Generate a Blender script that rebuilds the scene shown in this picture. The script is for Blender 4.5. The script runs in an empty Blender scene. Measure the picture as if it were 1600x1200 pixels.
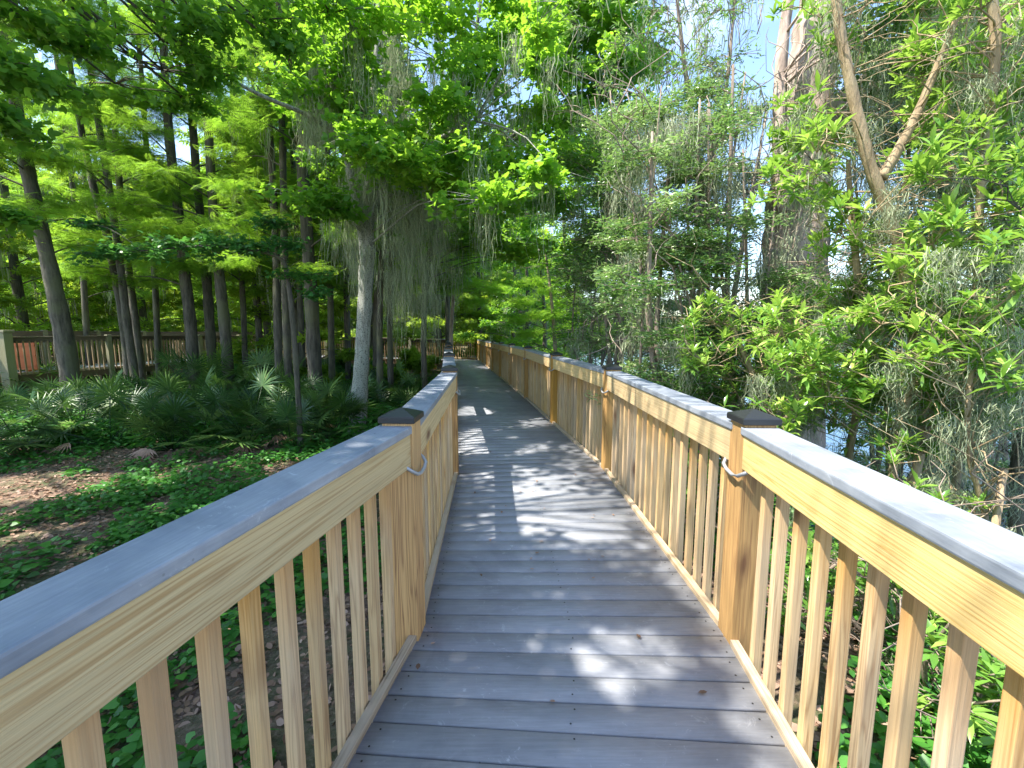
import bpy, bmesh, math, random
import numpy as np
from mathutils import Vector, Matrix
random.seed(7)
rng = np.random.default_rng(7)
C = bpy.context.scene.collection
R = math.radians
sc = bpy.context.scene

# ------------------------------------------------------------------ camera
EYE = 1.49
PITCH = R(7.15)
F = 702.0
cam_d = bpy.data.cameras.new("camera")
cam_d.lens = F / 1600 * 36
cam_d.sensor_width = 36
cam_d.clip_start = 0.02
cam_d.clip_end = 2000
cam = bpy.data.objects.new("camera", cam_d)
C.objects.link(cam)
cam.location = (0, 0, EYE)
cam.rotation_euler = (R(90) - PITCH, 0, 0)
sc.camera = cam

# ------------------------------------------------------------------ light
SUN_EL = R(62)
SUN_DIR = Vector((-0.953 * math.cos(SUN_EL), -0.303 * math.cos(SUN_EL), math.sin(SUN_EL)))   # towards the sun
w = bpy.data.worlds.new("World")
sc.world = w
w.use_nodes = True
nt = w.node_tree
bg = nt.nodes["Background"]
sky = nt.nodes.new("ShaderNodeTexSky")
sky.sky_type = 'NISHITA'
sky.sun_disc = False
sky.sun_elevation = SUN_EL
sky.sun_rotation = math.atan2(SUN_DIR.x, SUN_DIR.y)
sky.air_density = 1.0
sky.dust_density = 0.6
sky.ozone_density = 1.5
# soft white clouds drifting in the sky itself
tc = nt.nodes.new("ShaderNodeTexCoord")
mp = nt.nodes.new("ShaderNodeMapping"); mp.inputs['Scale'].default_value = (1.6, 1.6, 3.2); mp.inputs['Location'].default_value = (.35, 0.1, 0)
nz = nt.nodes.new("ShaderNodeTexNoise"); nz.inputs['Scale'].default_value = 1.7; nz.inputs['Detail'].default_value = 7
rp = nt.nodes.new("ShaderNodeValToRGB"); rp.color_ramp.elements[0].position = .6; rp.color_ramp.elements[1].position = .9
mx = nt.nodes.new("ShaderNodeMix"); mx.data_type = 'RGBA'
mx.inputs['B'].default_value = (4.6, 5.0, 6.4, 1)
nt.links.new(tc.outputs['Generated'], mp.inputs['Vector']); nt.links.new(mp.outputs[0], nz.inputs['Vector'])
nt.links.new(nz.outputs['Fac'], rp.inputs['Fac']); nt.links.new(rp.outputs['Color'], mx.inputs['Factor'])
nt.links.new(sky.outputs[0], mx.inputs['A']); nt.links.new(mx.outputs['Result'], bg.inputs['Color'])
bg.inputs['Strength'].default_value = 0.15

sd = bpy.data.lights.new("sun", 'SUN')
sd.energy = 4.4
sd.angle = R(0.53)
sd.color = (1.0, 0.94, 0.84)
sun = bpy.data.objects.new("sun", sd)
C.objects.link(sun)
sun.rotation_euler = SUN_DIR.to_track_quat('Z', 'Y').to_euler()
sun.location = (-10, -3, 25)

sc.view_settings.view_transform = 'Standard'
sc.view_settings.look = 'None'
sc.view_settings.exposure = 1.72
sc.view_settings.gamma = 1
sc.render.engine = 'CYCLES'
cy = sc.cycles
cy.max_bounces = 7; cy.diffuse_bounces = 4; cy.glossy_bounces = 2; cy.transmission_bounces = 4; cy.transparent_max_bounces = 4
cy.sample_clamp_indirect = 6
cy.use_denoising = True
try: cy.denoiser = 'OPENIMAGEDENOISE'
except Exception: pass
cy.caustics_reflective = False; cy.caustics_refractive = False

# ------------------------------------------------------------------ helpers
def px(u, v, Y):
    """world point seen at pixel (u, v) of the 1600x1200 photograph at depth Y"""
    x = (u - 800) / F; y = (600 - v) / F
    d = Vector((x, math.cos(PITCH) + y * math.sin(PITCH), -math.sin(PITCH) + y * math.cos(PITCH)))
    return Vector((0, 0, EYE)) + d * (Y / d.y)

def tag(o, label=None, cat=None, group=None, kind=None):
    if label: o['label'] = label
    if cat: o['category'] = cat
    if group: o['group'] = group
    if kind: o['kind'] = kind
    return o

def empty(name, loc=(0, 0, 0)):
    o = bpy.data.objects.new(name, None)
    o.empty_display_size = .2
    C.objects.link(o); o.location = loc
    return o

def link(name, me, parent=None, mat=None, M=None):
    o = bpy.data.objects.new(name, me)
    C.objects.link(o)
    if mat and not me.materials: me.materials.append(mat)
    if M is not None: o.matrix_basis = M
    if parent:
        o.parent = parent
        if M is None: o.location = -Vector(parent.location)
        else: o.location = o.location - Vector(parent.location)
    return o

def mesh_np(name, V, faces_flat, loop_tot, attr=None, smooth=False):
    me = bpy.data.meshes.new(name)
    V = np.asarray(V, dtype=np.float32)
    me.vertices.add(len(V)); me.vertices.foreach_set('co', V.ravel())
    me.loops.add(len(faces_flat)); me.loops.foreach_set('vertex_index', np.asarray(faces_flat, dtype=np.int32))
    lt = np.asarray(loop_tot, dtype=np.int32)
    st = np.concatenate([[0], np.cumsum(lt)[:-1]]).astype(np.int32)
    me.polygons.add(len(lt)); me.polygons.foreach_set('loop_start', st); me.polygons.foreach_set('loop_total', lt)
    if smooth: me.polygons.foreach_set('use_smooth', np.ones(len(lt), dtype=bool))
    me.update(calc_edges=True)
    if attr is not None:
        a = me.attributes.new('rnd', 'FLOAT', 'POINT'); a.data.foreach_set('value', np.asarray(attr, dtype=np.float32))
    return me

class MB:
    """collects tubes and boxes for one mesh"""
    def __init__(s): s.V = []; s.F = []
    def tube(s, pts, rad, n=7, cap=True, rough=0.0):
        b = len(s.V); m = len(pts)
        pts = [Vector(p) for p in pts]
        up = Vector((0, 0, 1))
        ref = Vector((1, 0.13, 0.05)).normalized()
        for i, p in enumerate(pts):
            t = (pts[min(i + 1, m - 1)] - pts[max(i - 1, 0)]).normalized()
            a = t.cross(ref)
            if a.length < .15: a = t.cross(Vector((0, 1, 0.2)))
            a.normalize(); c = t.cross(a)
            for k in range(n):
                an = 2 * math.pi * k / n
                r = rad[i] * (1 + rough * math.sin(k * 2.3 + i * .35) + rough * .6 * random.uniform(-1, 1))
                s.V.append(tuple(p + (a * math.cos(an) + c * math.sin(an)) * r))
        for i in range(m - 1):
            for k in range(n):
                s.F.append((b + i * n + k, b + i * n + (k + 1) % n, b + (i + 1) * n + (k + 1) % n, b + (i + 1) * n + k))
        if cap:
            s.F.append(tuple(b + k for k in range(n))[::-1]); s.F.append(tuple(b + (m - 1) * n + k for k in range(n)))
    def box(s, c, size, rz=0):
        b = len(s.V); ca, sa = math.cos(rz), math.sin(rz)
        for dz in (-.5, .5):
            for dx, dy in ((-.5, -.5), (.5, -.5), (.5, .5), (-.5, .5)):
                x, y = dx * size[0], dy * size[1]
                s.V.append((c[0] + x * ca - y * sa, c[1] + x * sa + y * ca, c[2] + dz * size[2]))
        for f in ((3, 2, 1, 0), (4, 5, 6, 7), (0, 1, 5, 4), (1, 2, 6, 5), (2, 3, 7, 6), (3, 0, 4, 7)):
            s.F.append(tuple(b + i for i in f))
    def mesh(s, name, smooth=False):
        me = bpy.data.meshes.new(name); me.from_pydata(s.V, [], s.F); me.update()
        if smooth: me.polygons.foreach_set('use_smooth', [True] * len(me.polygons))
        return me

def box_mesh(name, sx, sy, sz, bev=.003, jitter=0):
    bm = bmesh.new(); bmesh.ops.create_cube(bm, size=1)
    bmesh.ops.scale(bm, vec=(sx, sy, sz), verts=bm.verts)
    if bev: bmesh.ops.bevel(bm, geom=bm.edges[:], offset=bev, segments=2, affect='EDGES', profile=.6)
    me = bpy.data.meshes.new(name); bm.to_mesh(me); bm.free()
    return me

# ------------------------------------------------------------------ materials
def nodes(name):
    m = bpy.data.materials.new(name); m.use_nodes = True
    n = m.node_tree.nodes; l = m.node_tree.links
    return m, n, l, n['Principled BSDF']

def ramp(n, stops):
    r = n.new("ShaderNodeValToRGB"); e = r.color_ramp.elements
    while len(e) < len(stops): e.new(.5)
    for k, (p, c) in enumerate(stops):
        e[k].position = p; e[k].color = (*c, 1) if len(c) == 3 else c
    return r

def noise(n, l, vec, scale, detail=4, rough=.55, dist=0):
    t = n.new("ShaderNodeTexNoise"); t.inputs['Scale'].default_value = scale; t.inputs['Detail'].default_value = detail
    t.inputs['Roughness'].default_value = rough; t.inputs['Distortion'].default_value = dist
    if vec: l.new(vec, t.inputs['Vector'])
    return t

def mixc(n, l, a, b, fac, blend='MIX'):
    m = n.new("ShaderNodeMix"); m.data_type = 'RGBA'; m.blend_type = blend
    for s, v in (('A', a), ('B', b)):
        if hasattr(v, 'links'): l.new(v, m.inputs[s])
        else: m.inputs[s].default_value = (*v, 1)
    if hasattr(fac, 'links'): l.new(fac, m.inputs['Factor'])
    else: m.inputs['Factor'].default_value = fac
    return m.outputs['Result']

def bump(n, l, p, h, strength, dist=.01):
    b = n.new("ShaderNodeBump"); b.inputs['Strength'].default_value = strength; b.inputs['Distance'].default_value = dist
    l.new(h, b.inputs['Height']); l.new(b.outputs[0], p.inputs['Normal'])

def wood(name, light, dark, axis='X', knots=True, weather=(.34, .27, .20), wamt=.35, top=None):
    m, n, l, p = nodes(name)
    tc = n.new("ShaderNodeTexCoord"); oi = n.new("ShaderNodeObjectInfo")
    off = n.new("ShaderNodeVectorMath"); off.operation = 'SCALE'; off.inputs[0].default_value = (37, 17, 53); l.new(oi.outputs['Random'], off.inputs['Scale'])
    ad = n.new("ShaderNodeVectorMath"); ad.operation = 'ADD'; l.new(tc.outputs['Object'], ad.inputs[0]); l.new(off.outputs[0], ad.inputs[1])
    def mapped(lo, hi):
        mp = n.new("ShaderNodeMapping"); l.new(ad.outputs[0], mp.inputs['Vector'])
        mp.inputs['Scale'].default_value = (lo, hi, hi) if axis == 'X' else (hi, hi, lo)
        return mp.outputs[0]
    # growth rings cut lengthways: thin irregular lines, plus fine fibres
    wv = noise(n, l, mapped(.9, 7), 1.0, 3, .5)
    dist = mixc(n, l, mapped(.35, 16), wv.outputs['Color'], .35)
    ring = noise(n, l, dist, 2.6, 2, .45)
    mth = n.new("ShaderNodeMath"); mth.operation = 'MULTIPLY'; mth.inputs[1].default_value = 9.0; l.new(ring.outputs['Fac'], mth.inputs[0])
    fr_ = n.new("ShaderNodeMath"); fr_.operation = 'PINGPONG'; fr_.inputs[1].default_value = .5; l.new(mth.outputs[0], fr_.inputs[0])
    r = ramp(n, [(.0, dark), (.12, tuple(.4 * a + .6 * b for a, b in zip(light, dark))), (.30, light)])
    l.new(fr_.outputs[0], r.inputs['Fac'])
    fine = noise(n, l, mapped(2.2, 120), 1, 4, .7)
    fade = noise(n, l, mapped(.5, 5), 1, 3)
    fd = ramp(n, [(.35, (.10,) * 3), (.65, (.7,) * 3)]); l.new(fade.outputs['Fac'], fd.inputs['Fac'])
    col = mixc(n, l, r.outputs[0], light, fd.outputs[0])
    big = noise(n, l, mapped(1.1, 6), 1, 4)
    wr = ramp(n, [(.40, (0, 0, 0)), (.68, (wamt,) * 3)]); l.new(big.outputs['Fac'], wr.inputs['Fac'])
    wf = wr.outputs[0]
    if top:      # the sheltered top of each picket keeps its orange, the exposed lower part has greyed
        sx = n.new("ShaderNodeSeparateXYZ"); l.new(tc.outputs['Object'], sx.inputs[0])
        jz = n.new("ShaderNodeMath"); jz.operation = 'ADD'; l.new(sx.outputs['Z'], jz.inputs[0])
        j2 = n.new("ShaderNodeMath"); j2.operation = 'MULTIPLY'; j2.inputs[1].default_value = .5; l.new(big.outputs['Fac'], j2.inputs[0]); l.new(j2.outputs[0], jz.inputs[1])
        tr = ramp(n, [(.42, (0,) * 3), (.66, (.9,) * 3)]); l.new(jz.outputs[0], tr.inputs['Fac'])
        col = mixc(n, l, col, weather, wf); col = mixc(n, l, col, mixc(n, l, col, top, .7), tr.outputs[0])
    else: col = mixc(n, l, col, weather, wf)
    fr = ramp(n, [(.3, (.80,) * 3), (.6, (1.0,) * 3)]); l.new(fine.outputs['Fac'], fr.inputs['Fac'])
    col = mixc(n, l, col, fr.outputs[0], 1, 'MULTIPLY')
    if knots:
        mk = mapped(1.7, 5)
        nv = noise(n, l, mk, 3, 2)
        mm = mixc(n, l, mk, nv.outputs['Color'], .10)
        v = n.new("ShaderNodeTexVoronoi"); v.inputs['Scale'].default_value = 1.0; l.new(mm, v.inputs['Vector'])
        kr = ramp(n, [(.06, (.95,) * 3), (.11, (.5,) * 3), (.20, (.0,) * 3)]); l.new(v.outputs['Distance'], kr.inputs['Fac'])
        col = mixc(n, l, col, (.17, .07, .02), kr.outputs[0])
    rv = n.new("ShaderNodeHueSaturation"); l.new(col, rv.inputs['Color'])
    mr = n.new("ShaderNodeMapRange"); mr.inputs['To Min'].default_value = .8; mr.inputs['To Max'].default_value = 1.12
    l.new(oi.outputs['Random'], mr.inputs['Value']); l.new(mr.outputs[0], rv.inputs['Value'])
    sm = n.new("ShaderNodeMath"); sm.operation = 'MULTIPLY'; sm.inputs[1].default_value = 7.31; l.new(oi.outputs['Random'], sm.inputs[0])
    sf = n.new("ShaderNodeMath"); sf.operation = 'FRACT'; l.new(sm.outputs[0], sf.inputs[0])
    mr3 = n.new("ShaderNodeMapRange"); mr3.inputs['To Min'].default_value = .85; mr3.inputs['To Max'].default_value = 1.08; l.new(sf.outputs[0], mr3.inputs['Value']); l.new(mr3.outputs[0], rv.inputs['Saturation'])
    l.new(rv.outputs[0], p.inputs['Base Color'])
    p.inputs['Roughness'].default_value = .75
    bump(n, l, p, fine.outputs['Fac'], .5, .004)
    return m

M = {}
M['fascia'] = wood('pine_board', (.69, .50, .225), (.47, .26, .07), 'X', wamt=.35, weather=(.56, .40, .19))
M['post'] = wood('treated_post', (.57, .31, .075), (.22, .08, .014), 'Z', wamt=.15, weather=(.48, .31, .13))
M['baluster'] = wood('pine_baluster', (.66, .45, .215), (.30, .15, .05), 'Z', wamt=.75, weather=(.52, .385, .245), top=(.58, .28, .05))
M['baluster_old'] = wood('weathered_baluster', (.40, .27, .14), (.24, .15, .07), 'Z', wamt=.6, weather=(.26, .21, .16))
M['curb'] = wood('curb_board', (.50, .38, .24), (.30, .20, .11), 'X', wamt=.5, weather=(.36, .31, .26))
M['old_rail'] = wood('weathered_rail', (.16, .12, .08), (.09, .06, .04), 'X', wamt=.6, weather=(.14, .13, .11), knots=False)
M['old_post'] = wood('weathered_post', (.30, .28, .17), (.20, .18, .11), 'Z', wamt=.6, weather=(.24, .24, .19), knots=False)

def composite(name, c1, c2, speck=(.62, .66, .72)):
    m, n, l, p = nodes(name)
    tc = n.new("ShaderNodeTexCoord"); at = n.new("ShaderNodeAttribute"); at.attribute_name = 'rnd'
    a = noise(n, l, tc.outputs['Object'], 3, 6, .65)
    r = ramp(n, [(.3, c1), (.7, c2)]); l.new(a.outputs['Fac'], r.inputs['Fac'])
    mp = n.new("ShaderNodeMapping"); mp.inputs['Scale'].default_value = (6, 90, 60); l.new(tc.outputs['Object'], mp.inputs['Vector'])
    st = noise(n, l, mp.outputs[0], 1, 4, .7)
    sr = ramp(n, [(.3, (.80,) * 3), (.65, (1.08,) * 3)]); l.new(st.outputs['Fac'], sr.inputs['Fac'])
    col = mixc(n, l, r.outputs[0], sr.outputs[0], .8, 'MULTIPLY')
    v = n.new("ShaderNodeTexVoronoi"); v.inputs['Scale'].default_value = 26; l.new(tc.outputs['Object'], v.inputs['Vector'])
    vr = ramp(n, [(.05, (1,) * 3), (.10, (0,) * 3)]); l.new(v.outputs['Distance'], vr.inputs['Fac'])
    ms = noise(n, l, tc.outputs['Object'], 2.2, 2); mr = ramp(n, [(.58, (0,) * 3), (.66, (.55,) * 3)]); l.new(ms.outputs['Fac'], mr.inputs['Fac'])
    sp = mixc(n, l, vr.outputs[0], mr.outputs[0], 1, 'MULTIPLY')
    col = mixc(n, l, col, speck, sp)
    # faint scuffs and water stains
    ws = noise(n, l, tc.outputs['Object'], 1.6, 5, .6, .8); wsr = ramp(n, [(.46, (1,) * 3), (.56, (.86,) * 3), (.60, (1,) * 3)]); l.new(ws.outputs['Fac'], wsr.inputs['Fac']); col = mixc(n, l, col, wsr.outputs[0], 1, 'MULTIPLY')
    sc_ = noise(n, l, tc.outputs['Object'], 11, 6, .75, 1.5); scr = ramp(n, [(.60, (0,) * 3), (.72, (.6,) * 3)]); l.new(sc_.outputs['Fac'], scr.inputs['Fac'])
    col = mixc(n, l, col, tuple(min(1, x * 1.7) for x in c2), scr.outputs[0])
    v2 = n.new("ShaderNodeTexVoronoi"); v2.inputs['Scale'].default_value = 14; l.new(tc.outputs['Object'], v2.inputs['Vector'])
    v2r = ramp(n, [(.035, (.8,) * 3), (.07, (0,) * 3)]); l.new(v2.outputs['Distance'], v2r.inputs['Fac'])
    m2 = noise(n, l, tc.outputs['Object'], 1.3, 2); m2r = ramp(n, [(.5, (0,) * 3), (.6, (.9,) * 3)]); l.new(m2.outputs['Fac'], m2r.inputs['Fac'])
    sp2 = mixc(n, l, v2r.outputs[0], m2r.outputs[0], 1, 'MULTIPLY'); col = mixc(n, l, col, (.05, .045, .04), sp2)
    hv = n.new("ShaderNodeHueSaturation"); l.new(col, hv.inputs['Color'])
    mr2 = n.new("ShaderNodeMapRange"); mr2.inputs['To Min'].default_value = .88; mr2.inputs['To Max'].default_value = 1.09; l.new(at.outputs['Fac'], mr2.inputs['Value']); l.new(mr2.outputs[0], hv.inputs['Value'])
    l.new(hv.outputs[0], p.inputs['Base Color'])
    p.inputs['Roughness'].default_value = .55
    bump(n, l, p, st.outputs['Fac'], .3, .003)
    return m
M['deck'] = composite('composite_decking', (.235, .25, .282), (.31, .322, .35))
M['cap'] = composite('composite_cap', (.185, .215, .265), (.33, .35, .385), (.09, .085, .08))

m, n, l, p = nodes('black_metal'); p.inputs['Base Color'].default_value = (.018, .020, .022, 1); p.inputs['Roughness'].default_value = .38; M['black'] = m
m, n, l, p = nodes('galvanised_conduit'); p.inputs['Base Color'].default_value = (.42, .43, .44, 1); p.inputs['Metallic'].default_value = .5; p.inputs['Roughness'].default_value = .5; M['conduit'] = m
m, n, l, p = nodes('dark_timber'); p.inputs['Base Color'].default_value = (.13, .085, .05, 1); p.inputs['Roughness'].default_value = .85; M['joist'] = m
m, n, l, p = nodes('orange_plastic'); p.inputs['Base Color'].default_value = (.62, .17, .05, 1); p.inputs['Roughness'].default_value = .5; M['orange'] = m

def bark(name, a, b, c=None, vs=1.0, spots=False):
    m, n, l, p = nodes(name)
    tc = n.new("ShaderNodeTexCoord"); mp = n.new("ShaderNodeMapping"); mp.inputs['Scale'].default_value = (14 * vs, 14 * vs, 2.2 * vs); l.new(tc.outputs['Object'], mp.inputs['Vector'])
    q = noise(n, l, mp.outputs[0], 1, 7, .7)
    r = ramp(n, [(.34, a), (.62, b)]); l.new(q.outputs['Fac'], r.inputs['Fac'])
    col = r.outputs[0]
    if c:
        q2 = noise(n, l, tc.outputs['Object'], 1.3, 4); r2 = ramp(n, [(.5, (0,) * 3), (.64, (.75,) * 3)]); l.new(q2.outputs['Fac'], r2.inputs['Fac'])
        col = mixc(n, l, col, c, r2.outputs[0])
    if spots:
        v = noise(n, l, tc.outputs['Object'], 38, 4, .65); vr = ramp(n, [(.53, (0,) * 3), (.62, (.8,) * 3)]); l.new(v.outputs['Fac'], vr.inputs['Fac'])
        col = mixc(n, l, col, (.035, .038, .035), vr.outputs[0])
    l.new(col, p.inputs['Base Color']); p.inputs['Roughness'].default_value = .9
    bump(n, l, p, q.outputs['Fac'], .9, .03)
    return m
M['bark'] = bark('cypress_bark', (.032, .029, .024), (.13, .118, .095), (.12, .125, .07))
M['bark_pale'] = bark('pale_lichen_bark', (.20, .20, .17), (.43, .44, .39), (.30, .32, .27), 1.6, spots=True)
M['bark_big'] = bark('old_cypress_bark', (.20, .15, .12), (.55, .43, .36), (.32, .29, .26), .7)
M['bark_tan'] = bark('tan_shrub_bark', (.24, .17, .10), (.46, .35, .21), (.30, .27, .17))
M['bark_twig'] = bark('grey_twig_bark', (.15, .115, .09), (.38, .30, .24))

def leafmat(name, c0, c1, c2, trans, tf=.35, rough=.45):
    m, n, l, p = nodes(name)
    at = n.new("ShaderNodeAttribute"); at.attribute_name = 'rnd'
    r = ramp(n, [(0, c0), (.5, c1), (1, c2)]); l.new(at.outputs['Fac'], r.inputs['Fac'])
    l.new(r.outputs[0], p.inputs['Base Color']); p.inputs['Roughness'].default_value = rough
    t = n.new("ShaderNodeBsdfTranslucent")
    tcx = mixc(n, l, r.outputs[0], trans, .65); l.new(tcx, t.inputs['Color'])
    ms = n.new("ShaderNodeMixShader"); ms.inputs[0].default_value = tf
    l.new(p.outputs[0], ms.inputs[1]); l.new(t.outputs[0], ms.inputs[2])
    l.new(ms.outputs[0], n['Material Output'].inputs['Surface'])
    return m
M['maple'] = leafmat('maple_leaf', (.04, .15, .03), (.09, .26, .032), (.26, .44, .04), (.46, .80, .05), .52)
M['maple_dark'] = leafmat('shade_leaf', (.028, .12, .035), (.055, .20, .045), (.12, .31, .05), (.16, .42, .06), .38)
M['feather'] = leafmat('cypress_needle', (.06, .18, .022), (.14, .30, .03), (.30, .47, .05), (.46, .78, .06), .54, .6)
M['lime'] = leafmat('young_cypress_needle', (.12, .32, .03), (.22, .48, .04), (.38, .62, .06), (.50, .85, .07), .5, .6)
M['far'] = leafmat('far_leaf', (.05, .14, .02), (.15, .29, .025), (.34, .48, .04), (.52, .72, .05), .48, .6)
M['lance'] = leafmat('lance_leaf', (.05, .14, .03), (.14, .30, .05), (.44, .60, .13), (.42, .68, .07), .36, .24)
M['willow'] = leafmat('grey_green_leaf', (.035, .09, .022), (.10, .21, .055), (.38, .50, .21), (.32, .56, .11), .33, .24)
M['cover'] = leafmat('ground_cover_leaf', (.03, .12, .02), (.05, .20, .03), (.10, .30, .04), (.15, .45, .04), .35, .45)
M['palm'] = leafmat('palmetto_leaf', (.014, .052, .014), (.034, .10, .022), (.17, .28, .06), (.12, .26, .04), .22, .42)
M['moss'] = leafmat('spanish_moss', (.17, .21, .12), (.31, .37, .22), (.48, .53, .36), (.40, .40, .28), .3, .9)
M['litter'] = leafmat('dead_leaf', (.14, .08, .05), (.28, .17, .11), (.46, .31, .24), (.3, .18, .1), .15, .8)

# ------------------------------------------------------------------ ground, water
def gz(x, y):
    """terrain height; the deck surface is 0"""
    x = np.asarray(x, float); y = np.asarray(y, float)
    z = -0.82 + .06 * np.sin(x * .7 + 1) * np.cos(y * .5) + .03 * np.sin(x * 1.9 + y * 1.3)
    t = np.clip((x + .085 * y - 3.2) / 3.0, 0, 1); t = t * t * (3 - 2 * t)
    z = z - 1.1 * t
    return z
def gzf(x, y): return float(gz(x, y))
xs = np.concatenate([np.linspace(-400, -40, 20), np.linspace(-38, 14, 209), np.linspace(16, 400, 20)])
ys = np.concatenate([np.linspace(-60, -6, 8), np.linspace(-5, 40, 181), np.linspace(44, 500, 24)])
X, Y = np.meshgrid(xs, ys); Z = gz(X, Y)
Z = Z + np.where((np.abs(X + 12) < 26) & (Y < 40), rng.normal(0, .012, Z.shape), 0)
V = np.stack([X, Y, Z], -1).reshape(-1, 3)
nx, ny = len(xs), len(ys)
idx = np.arange(nx * ny).reshape(ny, nx)
Fq = np.stack([idx[:-1, :-1], idx[:-1, 1:], idx[1:, 1:], idx[1:, :-1]], -1).reshape(-1, 4)
gm = mesh_np('ground', V, Fq.ravel(), np.full(len(Fq), 4), smooth=True)
m, n, l, p = nodes('forest_floor')
tcn = n.new("ShaderNodeTexCoord")
a = noise(n, l, tcn.outputs['Object'], 1.2, 6, .65); b = noise(n, l, tcn.outputs['Object'], 22, 6, .7); c = noise(n, l, tcn.outputs['Object'], .5, 4)
r = ramp(n, [(.3, (.07, .045, .03)), (.5, (.19, .12, .085)), (.72, (.40, .27, .21))]); l.new(b.outputs['Fac'], r.inputs['Fac'])
g = ramp(n, [(.42, (0,) * 3), (.62, (.8,) * 3)]); l.new(a.outputs['Fac'], g.inputs['Fac'])
col = mixc(n, l, r.outputs[0], (.05, .10, .025), g.outputs[0]); l.new(col, p.inputs['Base Color'])
p.inputs['Roughness'].default_value = .95; bump(n, l, p, b.outputs['Fac'], 1, .05)
tag(link('ground', gm, mat=m), kind='structure')

wm = mesh_np('lake', [(-3, -40, 0), (420, -40, 0), (420, 500, 0), (-3, 500, 0)], [0, 1, 2, 3], [4])
m, n, l, p = nodes('lake_water'); p.inputs['Base Color'].default_value = (.02, .075, .16, 1); p.inputs['Roughness'].default_value = .1; p.inputs['IOR'].default_value = 1.33
tcn = n.new("ShaderNodeTexCoord"); a = noise(n, l, tcn.outputs['Object'], 5, 5); bump(n, l, p, a.outputs['Fac'], .35, .06)
o = link('lake', wm, mat=m); o.location.z = -1.42; tag(o, kind='structure')

# ------------------------------------------------------------------ boardwalk decks
def deck(name, left, right, bw=.14, gap=.006, matname='deck'):
    """left / right: matching polylines of (x, y, z) for the two edges; boards laid across"""
    Vv = []; Ff = []; at = []; screws = []
    for i in range(len(left) - 1):
        l0, l1, r0, r1 = (Vector(v) for v in (left[i], left[i + 1], right[i], right[i + 1]))
        L = ((l1 - l0).length + (r1 - r0).length) / 2
        nb = max(1, round(L / bw))
        for k in range(nb):
            g = gap * .5 / (L / nb)
            t0 = (k + g) / nb; t1 = (k + 1 - g) / nb
            dz = random.uniform(-.0012, .0012); rv = random.random()
            a, b_, c_, d = l0.lerp(l1, t0), r0.lerp(r1, t0), r0.lerp(r1, t1), l0.lerp(l1, t1)
            e = (d - a).normalized() * .004
            top = [a + e, b_ + e, c_ - e, d - e]
            base = len(Vv)
            for q in top: Vv.append((q.x, q.y, q.z + dz))
            for q in (a, b_, c_, d): Vv.append((q.x, q.y, q.z + dz - .004))
            for q in (a, b_, c_, d): Vv.append((q.x, q.y, q.z - .028))
            at += [rv] * 12
            if matname == 'deck' and a.y < 9:
                for ft in (.045, .5, .955):
                    for e2 in (.22, .78):
                        if random.random() < .85:
                            q = a.lerp(b_, ft + random.uniform(-.006, .006)).lerp(d.lerp(c_, ft + random.uniform(-.006, .006)), e2 + random.uniform(-.05, .05))
                            screws.append((q.x, q.y, q.z + dz))
            Ff.append((base, base + 1, base + 2, base + 3))
            for s in (0, 4):
                for j in range(4):
                    Ff.append((base + s + 4 + j, base + s + 4 + (j + 1) % 4, base + s + (j + 1) % 4, base + s + j))
            Ff.append((base + 11, base + 10, base + 9, base + 8))
    flat = [i for f in Ff for i in f]
    nmain = len(Ff)
    for a, b_, z_ in screws:
        base = len(Vv)
        for j in range(6): Vv.append((a + .0042 * math.cos(j * 1.047), b_ + .0042 * math.sin(j * 1.047), z_ + .0022))
        at += [.5] * 6; Ff.append(tuple(range(base, base + 6)))
    flat = [i for f in Ff for i in f]
    me = mesh_np(name, Vv, flat, [len(f) for f in Ff], at)
    me.materials.append(M[matname]); me.materials.append(M['black'])
    me.polygons.foreach_set('material_index', [0] * nmain + [1] * (len(Ff) - nmain))
    return link(name, me)

def zdeck(y): return 0.0 if y < 10 else max(-.22, -(y - 10) * .016)
# inner rail lines of the main walk, posts at every vertex
Lp = [(-1.27, -2.95), (-.87, -.43), (-.445, 2.05), (-.555, 4.50), (-.90, 6.92), (-1.24, 9.30), (-1.58, 11.7), (-1.92, 14.1), (-2.26, 16.5), (-2.60, 18.9), (-2.94, 21.3), (-3.20, 23.3)]
Rp = [(.60, -2.95), (.82, -.43), (1.035, 2.02), (.965, 4.62), (.62, 6.98), (.27, 9.45), (-.07, 11.85), (-.41, 14.25), (-.75, 16.65), (-1.09, 19.05), (-1.43, 21.45), (-1.75, 23.7), (-1.98, 25.3)]
L3 = [(x, y, zdeck(y)) for x, y in Lp]; R3 = [(x, y, zdeck(y)) for x, y in Rp]
e_ = .03
dl = [(x - e_, y, z) for x, y, z in L3]; dr = [(x + e_, y, z) for x, y, z in R3[:len(L3)]]
# the boards run slightly askew by the camera: more advanced on the left than on the right
dl[1] = (dl[1][0] + .17 * .2, dl[1][1] + .2, 0); dr[1] = (dr[1][0] - .09 * .16, dr[1][1] - .16, 0)
tag(deck('boardwalk', dl, dr), kind='structure')
zE = zdeck(30)
# far leg: turns left at the end, then back towards the left of the view
zl = .12
fn = [(-3.2, 23.3, zE), (-7, 23.6, -.12), (-12.3, 23.0, 0), (-13.2, 19, .06), (-14.0, 15.6, zl), (-14.9, 13.3, zl), (-16.3, 10.6, zl)]
ff = [(-1.98, 25.3, zE), (-7, 25.9, -.12), (-14.4, 25.4, 0), (-15.6, 19.2, .06), (-16.4, 15.9, zl), (-17.2, 13.9, zl), (-18.6, 11.2, zl)]
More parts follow.
